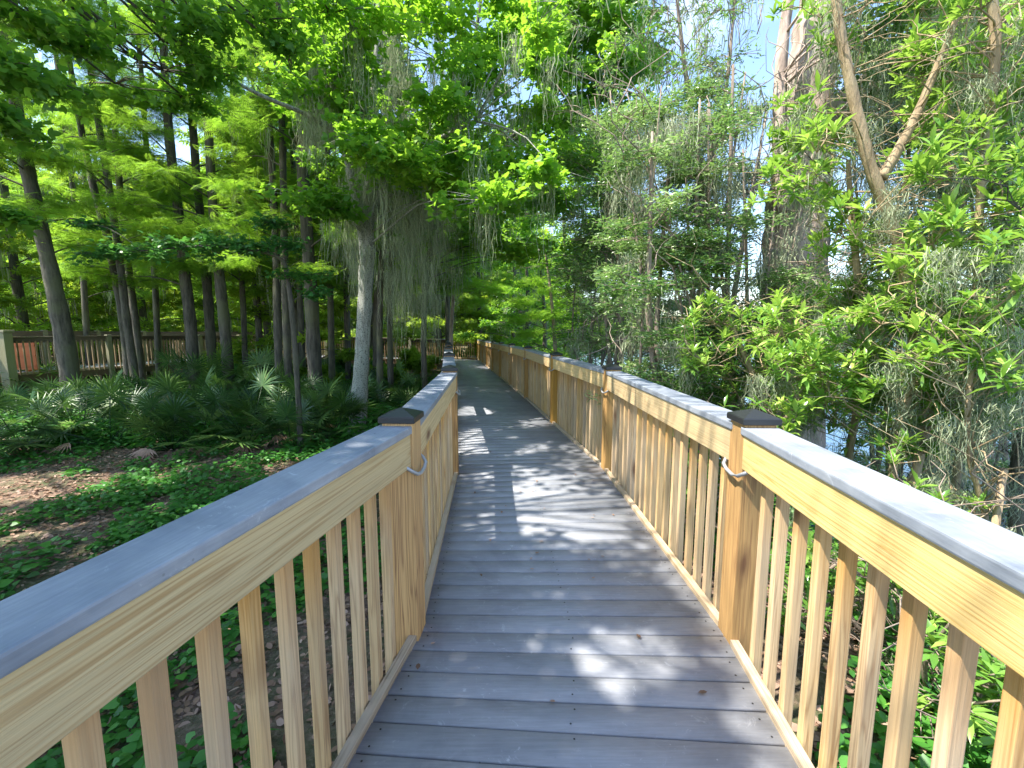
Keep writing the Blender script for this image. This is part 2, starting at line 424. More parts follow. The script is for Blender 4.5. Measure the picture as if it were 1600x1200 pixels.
# end landing (fills the corner) and the far leg are laid in one sheet of boards
tag(deck('boardwalk', [(-3.17, 23.31, zE), fn[1], fn[2], fn[3], fn[4], fn[5], fn[6]], [(-1.7, 23.8, zE), ff[1], ff[2], ff[3], ff[4], ff[5], ff[6]]), kind='structure')

# ------------------------------------------------------------------ railings
H_CAP, CT = 1.05, .036          # top of cap board, its thickness
bal_meshes = [box_mesh('baluster', .037, .037, 1.02, .003) for _ in range(2)]
post_mesh = box_mesh('post', .14, .14, 1.0, .006)
def cap_mesh():
    s = .083; bm = bmesh.new()
    rings = [(s - .004, 0), (s, .003), (s, .026), (s - .004, .031), (s * .5, .046), (.004, .060)]
    prev = None
    for r_, z in rings:
        vs = [bm.verts.new((x * r_, y * r_, z)) for x, y in ((-1, -1), (1, -1), (1, 1), (-1, 1))]
        if prev:
            for k in range(4): bm.faces.new((prev[k], prev[(k + 1) % 4], vs[(k + 1) % 4], vs[k]))
        else: bm.faces.new(vs[::-1])
        prev = vs
    bm.faces.new(prev)
    me = bpy.data.meshes.new('post_cap'); bm.to_mesh(me); bm.free(); return me
capm = cap_mesh(); capm.materials.append(M['black'])
far_cap = capm

def railing(name, label, cat, pts, out, style='new', n_single=100, group=None, has_cap=True, cable=True, pitch=.130, curb=True, height=H_CAP, cutn=None, endposts=(True, True)):
    """pts: inner line (x, y, z); out = +1 when the outside is to the right of the walking direction"""
    new = style == 'new'
    root = empty(name, (pts[0][0], pts[0][1], pts[0][2]))
    tag(root, label, cat, group)
    base = Vector(root.location)
    singles = []; rest = MB()
    posts = []
    dH = height - H_CAP
    for i in range(len(pts) - 1):
        a, b = Vector(pts[i]), Vector(pts[i + 1])
        d = b - a; L = d.length; dx = d / L
        ang = math.atan2(d.y, d.x); rot = Matrix.Rotation(ang, 4, 'Z')
        o = Vector((d.y, -d.x, 0)).normalized() * out      # outward
        slope = -math.asin(d.z / L)
        rots = rot @ Matrix.Rotation(slope, 4, 'Y')
        posts.append((a, ang))
        mid = (a + b) / 2
        Lb = L - .14
        # fascia
        f = link('fascia_board', box_mesh('fascia_board', Lb + .01, .038, .152, .0025), root, M['fascia' if new else 'old_rail'],
                 Matrix.Translation(mid + o * .021 + Vector((0, 0, H_CAP + dH - CT - .077))) @ rots)
        # cap
        cm = box_mesh('rail_cap', Lb + .05, .158, CT, .006)
        at = cm.attributes.new('rnd', 'FLOAT', 'POINT'); rv = random.uniform(.3, .8); at.data.foreach_set('value', [rv] * len(cm.vertices))
        link('rail_cap', cm, root, M['cap' if new else 'old_rail'], Matrix.Translation(mid + o * .073 + Vector((0, 0, H_CAP + dH - CT / 2))) @ rots)
        # curb and rim joist
        if curb:
            link('curb_board', box_mesh('curb_board', Lb + .005, .038, .075, .003), root, M['curb'], Matrix.Translation(mid + o * .019 + Vector((0, 0, -.006))) @ rots)
        link('rim_joist', box_mesh('rim_joist', Lb + .004, .038, .19, .003), root, M['joist'], Matrix.Translation(mid + o * .021 + Vector((0, 0, -.145))) @ rots)
        # balusters
        nb = int((Lb - .05) / pitch)
        for k in range(nb):
            t = (.07 + .05 + (Lb - .10 - nb * pitch) / 2 + (k + .5) * pitch - .0) / L
            q = a.lerp(b, t) + o * .062 + Vector((random.uniform(-.002, .002), random.uniform(-.002, .002), .405 + dH + random.uniform(-.004, .004)))
            singles.append((q, ang + random.uniform(-.03, .03)))
    posts.append((Vector(pts[-1]), ang))
    # nearest balusters are parts of their own, the rest one mesh
    singles.sort(key=lambda s: s[0].length if s[0].y > -.3 else 50 + s[0].length)
    bmm = []
    for me0 in bal_meshes:
        me = me0.copy(); me.materials.clear(); me.materials.append(M['baluster' if new else 'baluster_old']); bmm.append(me)
    for k, (q, an) in enumerate(singles):
        if k < n_single:
            link('baluster', bmm[k % 2], root, None, Matrix.Translation(q) @ Matrix.Rotation(an + (math.pi if random.random() < .5 else 0), 4, 'Z'))
        else: rest.box(q, (.037, .037, 1.02), an)
    if rest.V:
        r_ = link('balusters', rest.mesh('balusters'), root, M['baluster' if new else 'baluster_old'])
        r_['kind'] = 'stuff'
    # posts
    for i, (a, ang) in enumerate(posts):
        if (i == 0 and not endposts[0]) or (i == len(posts) - 1 and not endposts[1]): continue
        if 0 < i < len(posts) - 1:
            d0 = (Vector(pts[i]) - Vector(pts[i - 1])); d1 = (Vector(pts[i + 1]) - Vector(pts[i]))
            an = math.atan2((d0.normalized() + d1.normalized()).y, (d0.normalized() + d1.normalized()).x)
        else: an = ang
        o = Vector((math.sin(an), -math.cos(an), 0)) * out
        zt = H_CAP + dH + (.012 if has_cap else .03); zb = gzf(a.x + o.x * .07, a.y + o.y * .07) - .1 - a.z
        hh = zt - zb
        pm = box_mesh('post', .14, .14, hh, .006)
        po = link('post', pm, root, M['post' if new else 'old_post'], Matrix.Translation(a + o * .068 + Vector((0, 0, (zt + zb) / 2))) @ Matrix.Rotation(an, 4, 'Z'))
        if has_cap:
            pc = bpy.data.objects.new('post_cap', capm); C.objects.link(pc); pc.parent = po; pc.location = (0, 0, hh / 2 + .0005)
        if cable and new:
            # galvanised conduit bending round the post just under the fascia boards
            mb = MB(); zc = .835 - (zt + zb) / 2
            s = -out      # local +y is left of travel; inner face lies at y = -out*... 
            yi = s * -1 * -.07 if False else (.07 if out > 0 else -.07)
            pts_c = [(-.12, yi * .45, zc + .05), (-.098, yi * 1.0, zc + .015), (-.072, yi * 1.28, zc - .006), (-.03, yi * 1.34, zc - .012), (.03, yi * 1.34, zc - .004), (.072, yi * 1.28, zc + .008), (.098, yi * 1.0, zc + .022), (.12, yi * .45, zc + .05)]
            mb.tube(pts_c, [.0085] * len(pts_c), 8)
            cb = link('conduit', mb.mesh('conduit', True), None, M['conduit']); cb.parent = po
    return root

railing('wooden_railing', 'pale pine railing with blue-grey cap board left of the deck, in the foreground', 'railing', L3, -1, group=None)
railing('wooden_railing', 'long sunlit pine railing with grey cap board along the right edge of the deck', 'railing', R3, 1)
railing('wooden_railing', 'short pale railing closing the far end of the boardwalk and running left behind the trees', 'railing',
        [ff[0], (-4.4, 25.6, zE + .04), ff[1], (-9.5, 25.8, -.06), (-12, 25.6, -.03), ff[2]][::1], 1, cable=False, endposts=(False, True), n_single=60)
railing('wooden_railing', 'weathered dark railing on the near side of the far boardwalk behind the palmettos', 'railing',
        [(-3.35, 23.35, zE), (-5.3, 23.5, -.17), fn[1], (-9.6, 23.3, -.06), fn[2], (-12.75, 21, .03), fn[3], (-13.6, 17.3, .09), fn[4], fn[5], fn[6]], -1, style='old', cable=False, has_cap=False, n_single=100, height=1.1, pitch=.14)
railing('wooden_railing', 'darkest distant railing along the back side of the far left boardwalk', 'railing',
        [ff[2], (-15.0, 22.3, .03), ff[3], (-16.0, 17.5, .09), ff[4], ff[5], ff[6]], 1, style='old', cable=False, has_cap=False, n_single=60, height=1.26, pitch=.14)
# big corner post of the far walk
pm = MB(); bp = px(22, 590, 13.2)
zb = gzf(-14.7, 13.2)
t = empty('timber_post', (-14.62, 13.0, zb)); tag(t, 'stout pale green-grey square timber post at the left end of the far railing', 'post')
link('shaft', box_mesh('shaft', .24, .24, 2.2, .01), t, M['old_post'], Matrix.Translation((-14.62, 13.0, zb + 1.05)))
link('top_cap', box_mesh('top_cap', .34, .30, .07, .01), t, M['old_post'], Matrix.Translation((-14.62, 13.0, zb + 2.186)))
# orange barrier standing on the far walk
t = empty('barrier', (-15.7, 14.1, .12)); tag(t, 'orange plastic barrier panel standing on the far left boardwalk behind its railing', 'barrier')
mb = MB()
mb.box((-15.85, 14.1, .62), (1.5, .05, .9), .25)
link('panel', mb.mesh('panel'), t, M['orange'])
mb = MB()
for s in (-.62, .62): mb.box((-15.85 + s * .97, 14.1 + s * .25, .147), (.08, .5, .05), .25)
link('foot', mb.mesh('foot'), t, M['orange'])
mb = MB()
for z_ in (.3, .62, .94): mb.box((-15.85 + .0095, 14.1 - .0345, z_), (1.5, .02, .05), .25)
link('rib', mb.mesh('rib'), t, M['orange'])

# ------------------------------------------------------------------ vegetation generators
def nrm(a): return a / np.maximum(np.linalg.norm(a, axis=-1, keepdims=True), 1e-9)

def tmpl(kind):
    """leaf templates: vertices (x across, y along, z up), polygons"""
    if kind == 'maple':
        v = [(0, 0, 0), (.30, .10, -.04), (.52, .38, -.10), (.24, .48, -.02), (.22, .66, -.05), (0, 1.0, -.14), (-.22, .66, -.05), (-.24, .48, -.02), (-.52, .38, -.10), (-.30, .10, -.04)]
        f = [(0, 1, 2, 3), (0, 3, 4, 5), (0, 5, 6, 7), (0, 7, 8, 9)]
    elif kind == 'lance':
        v = [(0, 0, 0), (.10, .30, .03), (.115, .62, .0), (0, 1, -.16), (-.115, .62, .0), (-.10, .30, .03), (0, .35, 0), (0, .65, -.04)]
        f = [(0, 1, 6), (1, 2, 7, 6), (2, 3, 7), (0, 6, 5), (6, 7, 4, 5), (7, 3, 4)]
    elif kind == 'oval':
        v = [(0, 0, 0), (.24, .25, .03), (.28, .6, .0), (0, 1, -.08), (-.28, .6, .0), (-.24, .25, .03)]
        f = [(0, 1, 2, 3), (0, 3, 4, 5)]
    elif kind == 'heart':
        v = [(0, .1, 0), (.32, -.05, -.03), (.48, .3, -.06), (.28, .7, -.04), (0, 1, -.08), (-.28, .7, -.04), (-.48, .3, -.06), (-.32, -.05, -.03)]
        f = [(0, 1, 2, 3), (0, 3, 4, 5), (0, 5, 6, 7)]
    elif kind == 'feather':
        v = []; f = []
        v += [(-.008, 0, 0), (.008, 0, 0), (0, 1, -.10)]; f.append((0, 1, 2))
        for k in range(9):
            y = .08 + k * .10; L = .34 * (1 - .55 * abs(k - 3) / 6)
            for s in (-1, 1):
                b = len(v); z = -.10 * y * y
                v += [(0, y, z), (s * L * .5, y + .05, z - .01), (s * L, y + .14, z - .05), (s * L * .5, y + .09, z - .01)]
                f.append((b, b + 1, b + 2, b + 3))
    elif kind == 'spray':      # far foliage: a twig of six leaves
        v = []; f = []
        for k, (an, L) in enumerate(((0, 1), (.7, .85), (-.75, .8), (1.5, .6), (-1.45, .65), (.3, .55))):
            b = len(v); c, s = math.cos(an), math.sin(an)
            for x, y in ((0, .12), (.13, .5), (0, 1), (-.13, .5)):
                x *= L; y *= L
                v.append((x * c + y * s, y * c - x * s, -.12 * y * y + .03 * k))
            f.append((b, b + 1, b + 2, b + 3))
    return np.array(v, float), f
TM = {k: tmpl(k) for k in ('maple', 'lance', 'oval', 'heart', 'feather', 'spray')}

def leaves_mesh(name, P, D, U, S, kind, rnd, mat):
    """P base points, D growing directions, U approximate normals, S lengths"""
    T, Fc = TM[kind]
    P = np.asarray(P, float); n = len(P)
    D = nrm(D); Xa = nrm(np.cross(D, U)); Za = np.cross(Xa, D)
    S = np.asarray(S).reshape(-1, 1, 1)
    V = P[:, None, :] + S * (T[None, :, 0:1] * Xa[:, None, :] + T[None, :, 1:2] * D[:, None, :] + T[None, :, 2:3] * Za[:, None, :])
    V = V.reshape(-1, 3); nv = len(T)
    fl = np.array([i for f in Fc for i in f]); lt = np.array([len(f) for f in Fc])
    F_ = (fl[None, :] + (np.arange(n) * nv)[:, None]).ravel()
    me = mesh_np(name, V, F_, np.tile(lt, n), np.repeat(rnd, nv), smooth=False)
    me.materials.append(mat)
    return me

def sdir(n, up=0.0, spread=1.0):
    a = rng.uniform(0, 2 * np.pi, n)
    z = rng.normal(up, .35 * spread, n)
    d = np.stack([np.cos(a), np.sin(a), z], -1)
    return nrm(d)

KX, KY = -SUN_DIR.x / SUN_DIR.z, -SUN_DIR.y / SUN_DIR.z
def dapple(x, y):
    return (np.sin(x * 2.1 + 1.3 * np.sin(y * 1.1)) + np.sin(y * 2.7 + x * .9 + 2) + np.sin(x * 4.3 - y * 3.1) * .7 + np.sin(y * 5.3 + x * 2.2 + 1) * .5)
ZONES = [(2.6, 14.4, 1.9, 2.2), (-.3, 18.5, 1.4, 1.6), (3.0, 1.3, 2.3, 3.3), (1.2, 1.2, .55, 3.2), (7.2, 7.8, 1.8, 1.5), (4.8, 5.5, 2.6, 3.5), (.35, 3.35, .36, .42), (-7.6, 6.2, 2.3, .8), (-3.0, 6.9, 1.0, .5), (-.75, 5.7, .35, .7), (.1, 5.4, .25, .3), (-.9, 7.9, .4, .5)]
def keepmask(P, zmin=1.6):
    """thin the crowns where sunlight comes through to the places that are sunlit in the photograph"""
    lx = P[:, 0] + (P[:, 2] - .4) * KX; ly = P[:, 1] + (P[:, 2] - .4) * KY
    k = np.ones(len(P), bool)
    for cx, cy, rx, ry in ZONES:
        d = ((lx - cx) / rx) ** 2 + ((ly - cy) / ry) ** 2 + .12 * dapple(lx * 2, ly * 2)
        k &= ~((d < 1) & (P[:, 2] > zmin) & (P[:, 0] < lx - .3))
    g = dapple(lx * 1.2, ly * 1.2)
    k &= ~((g > 2.05) & (np.abs(lx) < 2.2) & (P[:, 2] > zmin))
    return k

def limb(mb, a, b, r0, r1, sag=.1, n=6, seg=6, wob=.06):
    a, b = Vector(a), Vector(b); L = (b - a).length
    pts = []; rad = []
    ph = random.uniform(0, 6)
    for i in range(seg + 1):
        t = i / seg
        p = a.lerp(b, t)
        p.z += sag * L * math.sin(math.pi * t)
        p.x += wob * L * math.sin(t * 5 + ph) * t * (1 - t) * 2; p.y += wob * L * math.cos(t * 6 + ph) * t * (1 - t) * 2
        pts.append(p); rad.append(r0 * (1 - t) + r1 * t)
    mb.tube(pts, rad, n)
    return pts

def bough(mb, start, c, rad, nl, twig=8, r0=.03, sag=.1, flat=.35, jit=.12, wood_=True):
    """limb to a cluster centre, twigs inside it; returns leaf base points"""
    c = Vector(c)
    if wood_: limb(mb, start, c, r0, max(.006, r0 * .35), sag)
    out = []
    per = max(1, nl // twig)
    for k in range(twig):
        d = sdir(1)[0]
        q = c + Vector((d[0] * rad[0], d[1] * rad[1], d[2] * rad[2])) * random.uniform(.55, 1.0)
        s = c.lerp(q, random.uniform(0, .25)) if random.random() < .7 else c
        if wood_: limb(mb, s, q, max(.005, r0 * .3), .003, .05, 4, 3)
        t = rng.random((per, 1)) ** .7
        pts = np.array(s)[None] * (1 - t) + np.array(q)[None] * t
        pts = pts + rng.normal(0, 1, (per, 3)) * np.array([jit * rad[0], jit * rad[1], jit * rad[2] * 1.6])
        out.append(pts)
    return np.concatenate(out)

def crown_mesh(name, pts, tone, kind, size, mat, up=-.1, carve=True, tilt=.55, sj=.3):
    pts = np.concatenate(pts); tone = np.concatenate(tone)
    if carve:
        k = keepmask(pts); pts = pts[k]; tone = tone[k]
    n = len(pts)
    D = sdir(n, up)
    U = np.array([0, 0, 1.0])[None] + rng.normal(0, tilt, (n, 3))
    S = size * rng.uniform(1 - sj, 1 + sj, n)
    rnd = np.clip(tone + rng.normal(0, .16, n), 0, 1)
    return leaves_mesh(name, pts, D, U, S, kind, rnd, mat)

def moss_mesh(name, anchors, mat, lmin=.3, lmax=1.1, per=16, width=.012, spread=.09, seg=6):
    """hanging beard: wavering narrow ribbons with curls, hung below each anchor"""
    A = np.repeat(np.asarray(anchors, float), per, 0); n = len(A)
    if not n: return None
    A = A + rng.normal(0, spread, (n, 3)) * np.array([1, 1, .25])
    L = rng.uniform(lmin, lmax, n) * np.repeat(rng.uniform(.5, 1.1, len(anchors)), per)
    an = rng.uniform(0, np.pi, n); wd = np.stack([np.cos(an), np.sin(an), np.zeros(n)], -1)
    drift = rng.normal(0, .05, (n, 3)); drift[:, 2] = 0
    V = np.zeros((n, seg + 1, 2, 3))
    ph = rng.uniform(0, 6, n)
    for i in range(seg + 1):
        t = i / seg
        c = A + np.array([0, 0, -1.0]) * (L * t)[:, None] + drift * t * L[:, None] + rng.normal(0, .022, (n, 3)) * (t > 0)
        w_ = width * (1 - .75 * t) * rng.uniform(.5, 1.3, n)
        V[:, i, 0] = c - wd * w_[:, None]; V[:, i, 1] = c + wd * w_[:, None]
    V = V.reshape(-1, 3)
    nv = (seg + 1) * 2
    q = np.array([[2 * i, 2 * i + 1, 2 * i + 3, 2 * i + 2] for i in range(seg)]).ravel()
    F_ = (q[None] + (np.arange(n) * nv)[:, None]).ravel()
    me = mesh_np(name, V, F_, np.full(n * seg, 4), np.repeat(rng.uniform(0, 1, n), nv))
    me.materials.append(mat)
    return me

def trunk_pts(path, flare=1.35):
    """path: [(point, radius)] resampled smoothly with a root flare"""
    P = [Vector(p) for p, r in path]; Rr = [r for p, r in path]
    out = []; rr = []
    for i in range(len(P) - 1):
        p0 = P[max(i - 1, 0)]; p1 = P[i]; p2 = P[i + 1]; p3 = P[min(i + 2, len(P) - 1)]
        for k in range(6):
            t = k / 6
            q = .5 * ((2 * p1) + (p2 - p0) * t + (2 * p0 - 5 * p1 + 4 * p2 - p3) * t * t + (3 * p1 - p0 - 3 * p2 + p3) * t ** 3)
            out.append(q); rr.append(Rr[i] * (1 - t) + Rr[i + 1] * t)
    out.append(P[-1]); rr.append(Rr[-1])
    z0 = out[0].z
    for i, q in enumerate(out):
        h = q.z - z0
        rr[i] *= 1 + (flare - 1) * math.exp(-max(h, 0) / .35)
        rr[i] *= 1 + .05 * math.sin(i * 1.7)
    return out, rr

def tree(name, label, trunks, clusters, kind, size, mat, barkm, moss=None, group=None, cat='tree', tw=8, r0=.03, tone0=.5, carve=True, up=-.1, nt=12, sag=.1, mosskw={}, tilt=.55, flare=1.35, link_limbs=True, extra=None, jit=.12, twigs=None):
    """trunks: list of paths; clusters: (centre, radii, n leaves[, tone])"""
    base = Vector(trunks[0][0][0])
    root = empty(name, base); tag(root, label, cat, group)
    tb = MB(); allp = []
    for k, path in enumerate(trunks):
        P_, r_ = trunk_pts(path, flare if k == 0 else 1.0)
        tb.tube(P_, r_, nt, rough=.05); allp += list(zip(P_, r_))
    bb = tb; pts = []; tone = []; anch = []
    for c in clusters:
        cc = Vector(c[0]); tn = c[3] if len(c) > 3 else tone0 + random.uniform(-.2, .2)
        # start the limb somewhat below the cluster on the nearest stem
        best = min(allp, key=lambda q: (q[0] - cc).length + 1.2 * max(0, q[0].z - cc.z + .2))
        L = (best[0] - cc).length
        p = bough(bb, best[0], cc, c[1], c[2], tw, min(r0 * (0.5 + L * .15), best[1] * .55), sag, jit=jit, wood_=link_limbs or L < 2.5)
        pts.append(p); tone.append(np.full(len(p), tn))
        if moss:
            for _ in range(moss if isinstance(moss, int) else 3):
                t = random.uniform(.25, 1.05)
                q = best[0].lerp(cc, t); q.z += sag * L * math.sin(math.pi * min(t, 1)) * .9
                anch.append(tuple(q + Vector((random.uniform(-.25, .25), random.uniform(-.25, .25), -.02))))
    if extra: anch += [tuple(a) for a in extra]
    for q in (twigs or []): limb(bb, *q)
    link('trunk', bb.mesh('trunk', True), root, barkm)
    if pts: link('crown', crown_mesh('crown', pts, tone, kind, size, mat, up, carve, tilt), root)
    if anch: link('moss', moss_mesh('moss', anch, M['moss'], **mosskw), root)['kind'] = 'stuff'
    return root

def copy_tree(o, loc, rz=0, s=1.0, label=None):
    c = o.copy(); C.objects.link(c); c.location = loc; c.rotation_euler = (0, 0, rz); c.scale = (s, s, s)
    if label: c['label'] = label
    for ch in o.children:
        d = ch.copy(); C.objects.link(d); d.parent = c
    return c

def stem(uvs, Y, w, zlast=None):
    """trunk path from pixels (top last): list of (u, v[, width px]) from base up at depth Y"""
    out = []
    for i, q in enumerate(uvs):
        yy = Y[i] if isinstance(Y, (list, tuple)) else Y
        p = px(q[0], q[1], yy); ww = (q[2] if len(q) > 2 else w) * math.cos(math.atan(abs(q[0] - 800) / F))
        out.append((p, ww / F * yy / 2))
    return out

def ground_stem(path):
    """move the lowest point down to the ground"""
    p, r = path[0]; g = gzf(p.x, p.y) - .12
    d = (path[1][0] - p); 
    if abs(p.z - g) > .02:
        t = (g - p.z) / d.z if abs(d.z) > 1e-3 else 0
        q = p + d * max(min(t, .6), -1.2); q.z = g
        path = [(q, r * 1.05)] + (path[1:] if p.z < g else path)
    return path
# ------------------------------------------------------------------ left forest: cypresses
def cyp_clusters(path, z0, z1, n, rmax, nl, tone=.55, rr=(.8, .25)):
    cl = []
    pts, _ = trunk_pts(path)
    for k in range(n):
        z = z0 + (z1 - z0) * (k + random.random()) / n
        a = random.uniform(0, 2 * math.pi); f = 1 - .6 * (z - z0) / max(z1 - z0, 1)
        d = rmax * f * random.uniform(.45, 1.0)
        b = min(pts, key=lambda q: abs(q.z - z))
        s = random.uniform(.8, 1.25)
        cl.append((b + Vector((math.cos(a) * d, math.sin(a) * d, z - b.z - .1 * d)), (rr[0] * s, rr[0] * s, rr[1] * s), nl, tone + random.uniform(-.3, .3)))
    return cl

LEFT = [  # label, pixel path from the base up (u, v, width), depth
 ('thick leaning cypress trunk at far left before the weathered railing, rising from palmettos', [(118, 650, 38), (102, 540, 33), (85, 450, 31), (62, 350, 27), (44, 270, 25), (28, 180, 23), (5, 20, 20)], 12),
 ('slender sunlit-sided cypress trunk, left of the crowded pair beside the thick leaning trunk', [(203, 610, 15), (192, 500, 14), (180, 430, 14), (165, 360, 13), (148, 300, 12), (125, 190, 11), (100, 40, 10)], 13.6),
 ('dark slender cypress trunk touching its sunlit neighbour, right one of the crowded pair', [(212, 600, 15), (198, 500, 14), (190, 430, 13), (176, 330, 12), (160, 230, 11), (140, 100, 10)], 13.3),
 ('thin yellowish cypress trunk just right of the crowded pair of stems', [(221, 585, 15), (211, 500, 13), (202, 430, 13), (190, 330, 11), (180, 200, 10), (172, 80, 9)], 14.8),
 ('straight dark cypress trunk with a pale scarred stretch, left of two matching trunks', [(302, 575, 20), (297, 500, 19), (288, 420, 18), (277, 320, 16), (266, 230, 15), (258, 120, 13), (250, -20, 11)], 13.8),
 ('straight mossy-sided cypress trunk rising behind the tallest palmetto fan', [(331, 560, 16), (326, 480, 16), (320, 400, 15), (309, 300, 13), (300, 180, 12), (292, 60, 10)], 14.6),
 ('knotty cypress trunk with green-stained bark right of the tallest palmetto fan', [(358, 600, 18), (350, 500, 18), (342, 420, 17), (333, 330, 15), (326, 210, 13), (318, 60, 11)], 13.4),
 ('thin leaning trunk crossing the weathered railing above the wide palmetto fan', [(407, 570, 11), (402, 480, 11), (394, 400, 10), (382, 300, 9), (370, 180, 8), (362, 40, 7)], 17),
 ('left stem of the close pair of straight trunks in front of the mid-left thicket', [(437, 612, 13), (434, 520, 13), (432, 420, 12), (427, 300, 11), (420, 180, 10), (414, 40, 9)], 12.8),
 ('right stem of the close pair of straight trunks, with peeling bark', [(452, 622, 13), (448, 520, 13), (445, 420, 12), (443, 300, 11), (440, 180, 10), (437, 30, 9)], 12.5),
 ('sturdy two-toned trunk half hidden by a dark green bough, left of the pale spotted trunk', [(495, 640, 24), (490, 540, 23), (485, 440, 21), (478, 340, 19), (470, 230, 17), (464, 120, 14), (460, -10, 12)], 12.2),
 ('slim grey trunk in the gap between the yellowish stem and the pale-scarred straight trunk', [(248, 590, 11), (244, 480, 10), (238, 360, 10), (228, 220, 9), (216, 60, 7)], 16),
 ('slim dark trunk closest to the right of the thick leaning one', [(142, 600, 12), (134, 500, 11), (128, 400, 10), (112, 280, 9), (92, 120, 8)], 16.5),
 ('thin pole-like trunk between the knotty trunk and the thin leaning one', [(384, 590, 10), (380, 480, 9), (374, 360, 9), (366, 220, 8), (358, 60, 7)], 15.5),
 ('slim mossy trunk between the close pair and the sturdy two-toned trunk', [(474, 600, 10), (470, 500, 10), (466, 400, 9), (458, 260, 8), (452, 100, 7)], 15),
 ('thin straight trunk right beside the sturdy two-toned one', [(519, 610, 11), (517, 500, 10), (515, 400, 10), (512, 260, 9), (508, 100, 7)], 14.5),
 ('thin dark trunk seen in the gap left of the pale spotted trunk', [(544, 590, 10), (542, 480, 10), (540, 380, 9), (538, 240, 8), (536, 120, 8)], 17.5)]
for i, (lab, uv, Y) in enumerate(LEFT):
    path = ground_stem(stem(uv, Y, 14))
    top = path[-1][0]; path.append((top + Vector((-.1, 0, 4.5)), .05))
    z0 = 3.0 if i else 3.6
    cl = cyp_clusters(path, z0, top.z + 4, 20, 2.4, 130, .5, (1.05, .3))
    tree('cypress_tree', lab, [path], cl, 'feather', .34, M['feather'], M['bark'], moss=1 if i > 6 else None, r0=.035, up=-.25, group='cypress trees of the left grove', mosskw=dict(lmin=.25, lmax=.9, per=14, width=.012), tilt=.4)

# prototypes for the forest further back: unseen roots behind, shared crowns
def far_proto(name, kind_mat, leaf, size, h, ncl, nl, rc, label):
    path = [(Vector((0, 0, 0)), .19), (Vector((.1, .05, h * .35)), .15), (Vector((-.05, .1, h * .7)), .10), (Vector((.05, 0, h)), .03)]
    cl = cyp_clusters(path, h * .16, h, ncl, rc, nl, .5, (1.35, .5))
    return tree(name, label, [path], cl, leaf, size, kind_mat, M['bark'], moss=1, r0=.04, carve=False, nt=8, tw=7, group='trees of the forest behind the boardwalk', mosskw=dict(lmin=.5, lmax=1.6, per=7, width=.025, seg=4))
protos = [far_proto('cypress_tree', M['far'], 'spray', .34, 15, 34, 110, 3.2, 'tall tree of the bright green forest wall behind the far boardwalk'),
          far_proto('cypress_tree', M['feather'], 'spray', .30, 13, 36, 110, 2.8, 'tall tree of the bright green forest wall behind the far boardwalk'),
          far_proto('broadleaf_tree', M['far'], 'spray', .36, 11, 34, 120, 3.4, 'tall tree of the bright green forest wall behind the far boardwalk')]
spots = []
rs = random.Random(5)
for row, (Y0, step) in enumerate(((27.5, 3.4), (32, 3.8), (38, 4.6), (47, 6))):
    x = -Y0 * 1.25
    while x < Y0 * .03 + 1:
        spots.append((x + rs.uniform(-1, 1), Y0 + rs.uniform(-1.3, 1.8) + (0 if x < -2 else 1)))
        x += step
for (x, y) in [(-19.5, 17), (-22, 20.5), (-21, 13.5), (-25, 16.5), (-28, 21), (-19, 23.5), (-23, 26), (-10.5, 19.5), (-8, 16.8), (-6.2, 20.3), (-11, 27), (-4.5, 27.2)]:
    spots.append((x, y))
used = set()
for k, (x, y) in enumerate(spots):
    pi = k % 3; s = rs.uniform(.8, 1.15); rz = rs.uniform(0, 6.3)
    loc = (x, y, gzf(x, y) - .1)
    if pi not in used:
        used.add(pi); o = protos[pi]; o.location = loc; o.rotation_euler = (0, 0, rz); o.scale = (s, s, s)
    else: copy_tree(protos[pi], loc, rz, s)
# undergrowth bushes in the far gaps
def bush(label, loc, r, h, nl, mat, leaf='oval', size=.1, group=None, name='bush', carve=False, tone=.5):
    paths = []
    loc = Vector((loc[0], loc[1], gzf(loc[0], loc[1]) - .03))
    cl = []
    for k in range(7):
        a = random.uniform(0, 6.28); d = r * random.uniform(.1, .75)
        top = loc + Vector((math.cos(a) * d, math.sin(a) * d, h * random.uniform(.45, .85)))
        paths.append([(loc + Vector((math.cos(a) * .08, math.sin(a) * .08, 0)), .02), (loc.lerp(top, .5) + Vector((0, 0, .1)), .015), (top, .007)])
        cl.append((top, (r * .45, r * .45, h * .26), nl // 7, tone + random.uniform(-.2, .2)))
    return tree(name, label, paths, cl, leaf, size, mat, M['bark_twig'], cat='bush', r0=.01, carve=carve, nt=6, flare=1, group=group)
bproto = bush('leafy undergrowth bush at the foot of the forest behind the railing', (0, 0), 1.5, 1.9, 2100, M['far'], 'spray', .22, group='undergrowth bushes below the forest')
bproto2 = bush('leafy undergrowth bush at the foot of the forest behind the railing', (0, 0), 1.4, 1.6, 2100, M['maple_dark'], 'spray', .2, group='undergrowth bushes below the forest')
first = {0: True, 1: True}
bs = [(-27 + k * 2.1 + rs.uniform(-.5, .5), 28 + rs.uniform(-1, 1.2)) for k in range(14)]
bs += [(-19.5, 14.5), (-20, 18), (-19, 21.5), (-8.5, 21), (-10.8, 17.2), (-5.2, 17.5), (-6.4, 14.6), (-9.3, 14.2), (-4.6, 21), (-3.9, 12.6), (-4.3, 15.2), (-7.4, 18.6), (-3.9, 18.8), (1.4, 28), (-1.2, 28.4), (3.6, 25.5), (2, 31)]
for k, (x, y) in enumerate(bs):
    pr = (bproto, bproto2)[k % 2]; s = rs.uniform(.75, 1.25) if y > 22 or x < -15 else rs.uniform(.6, .85)
    loc = (x, y, gzf(x, y) - .03)
    if first[k % 2]: first[k % 2] = False; pr.location = loc; pr.scale = (s, s, s)
    else: copy_tree(pr, loc, rs.uniform(0, 6), s)
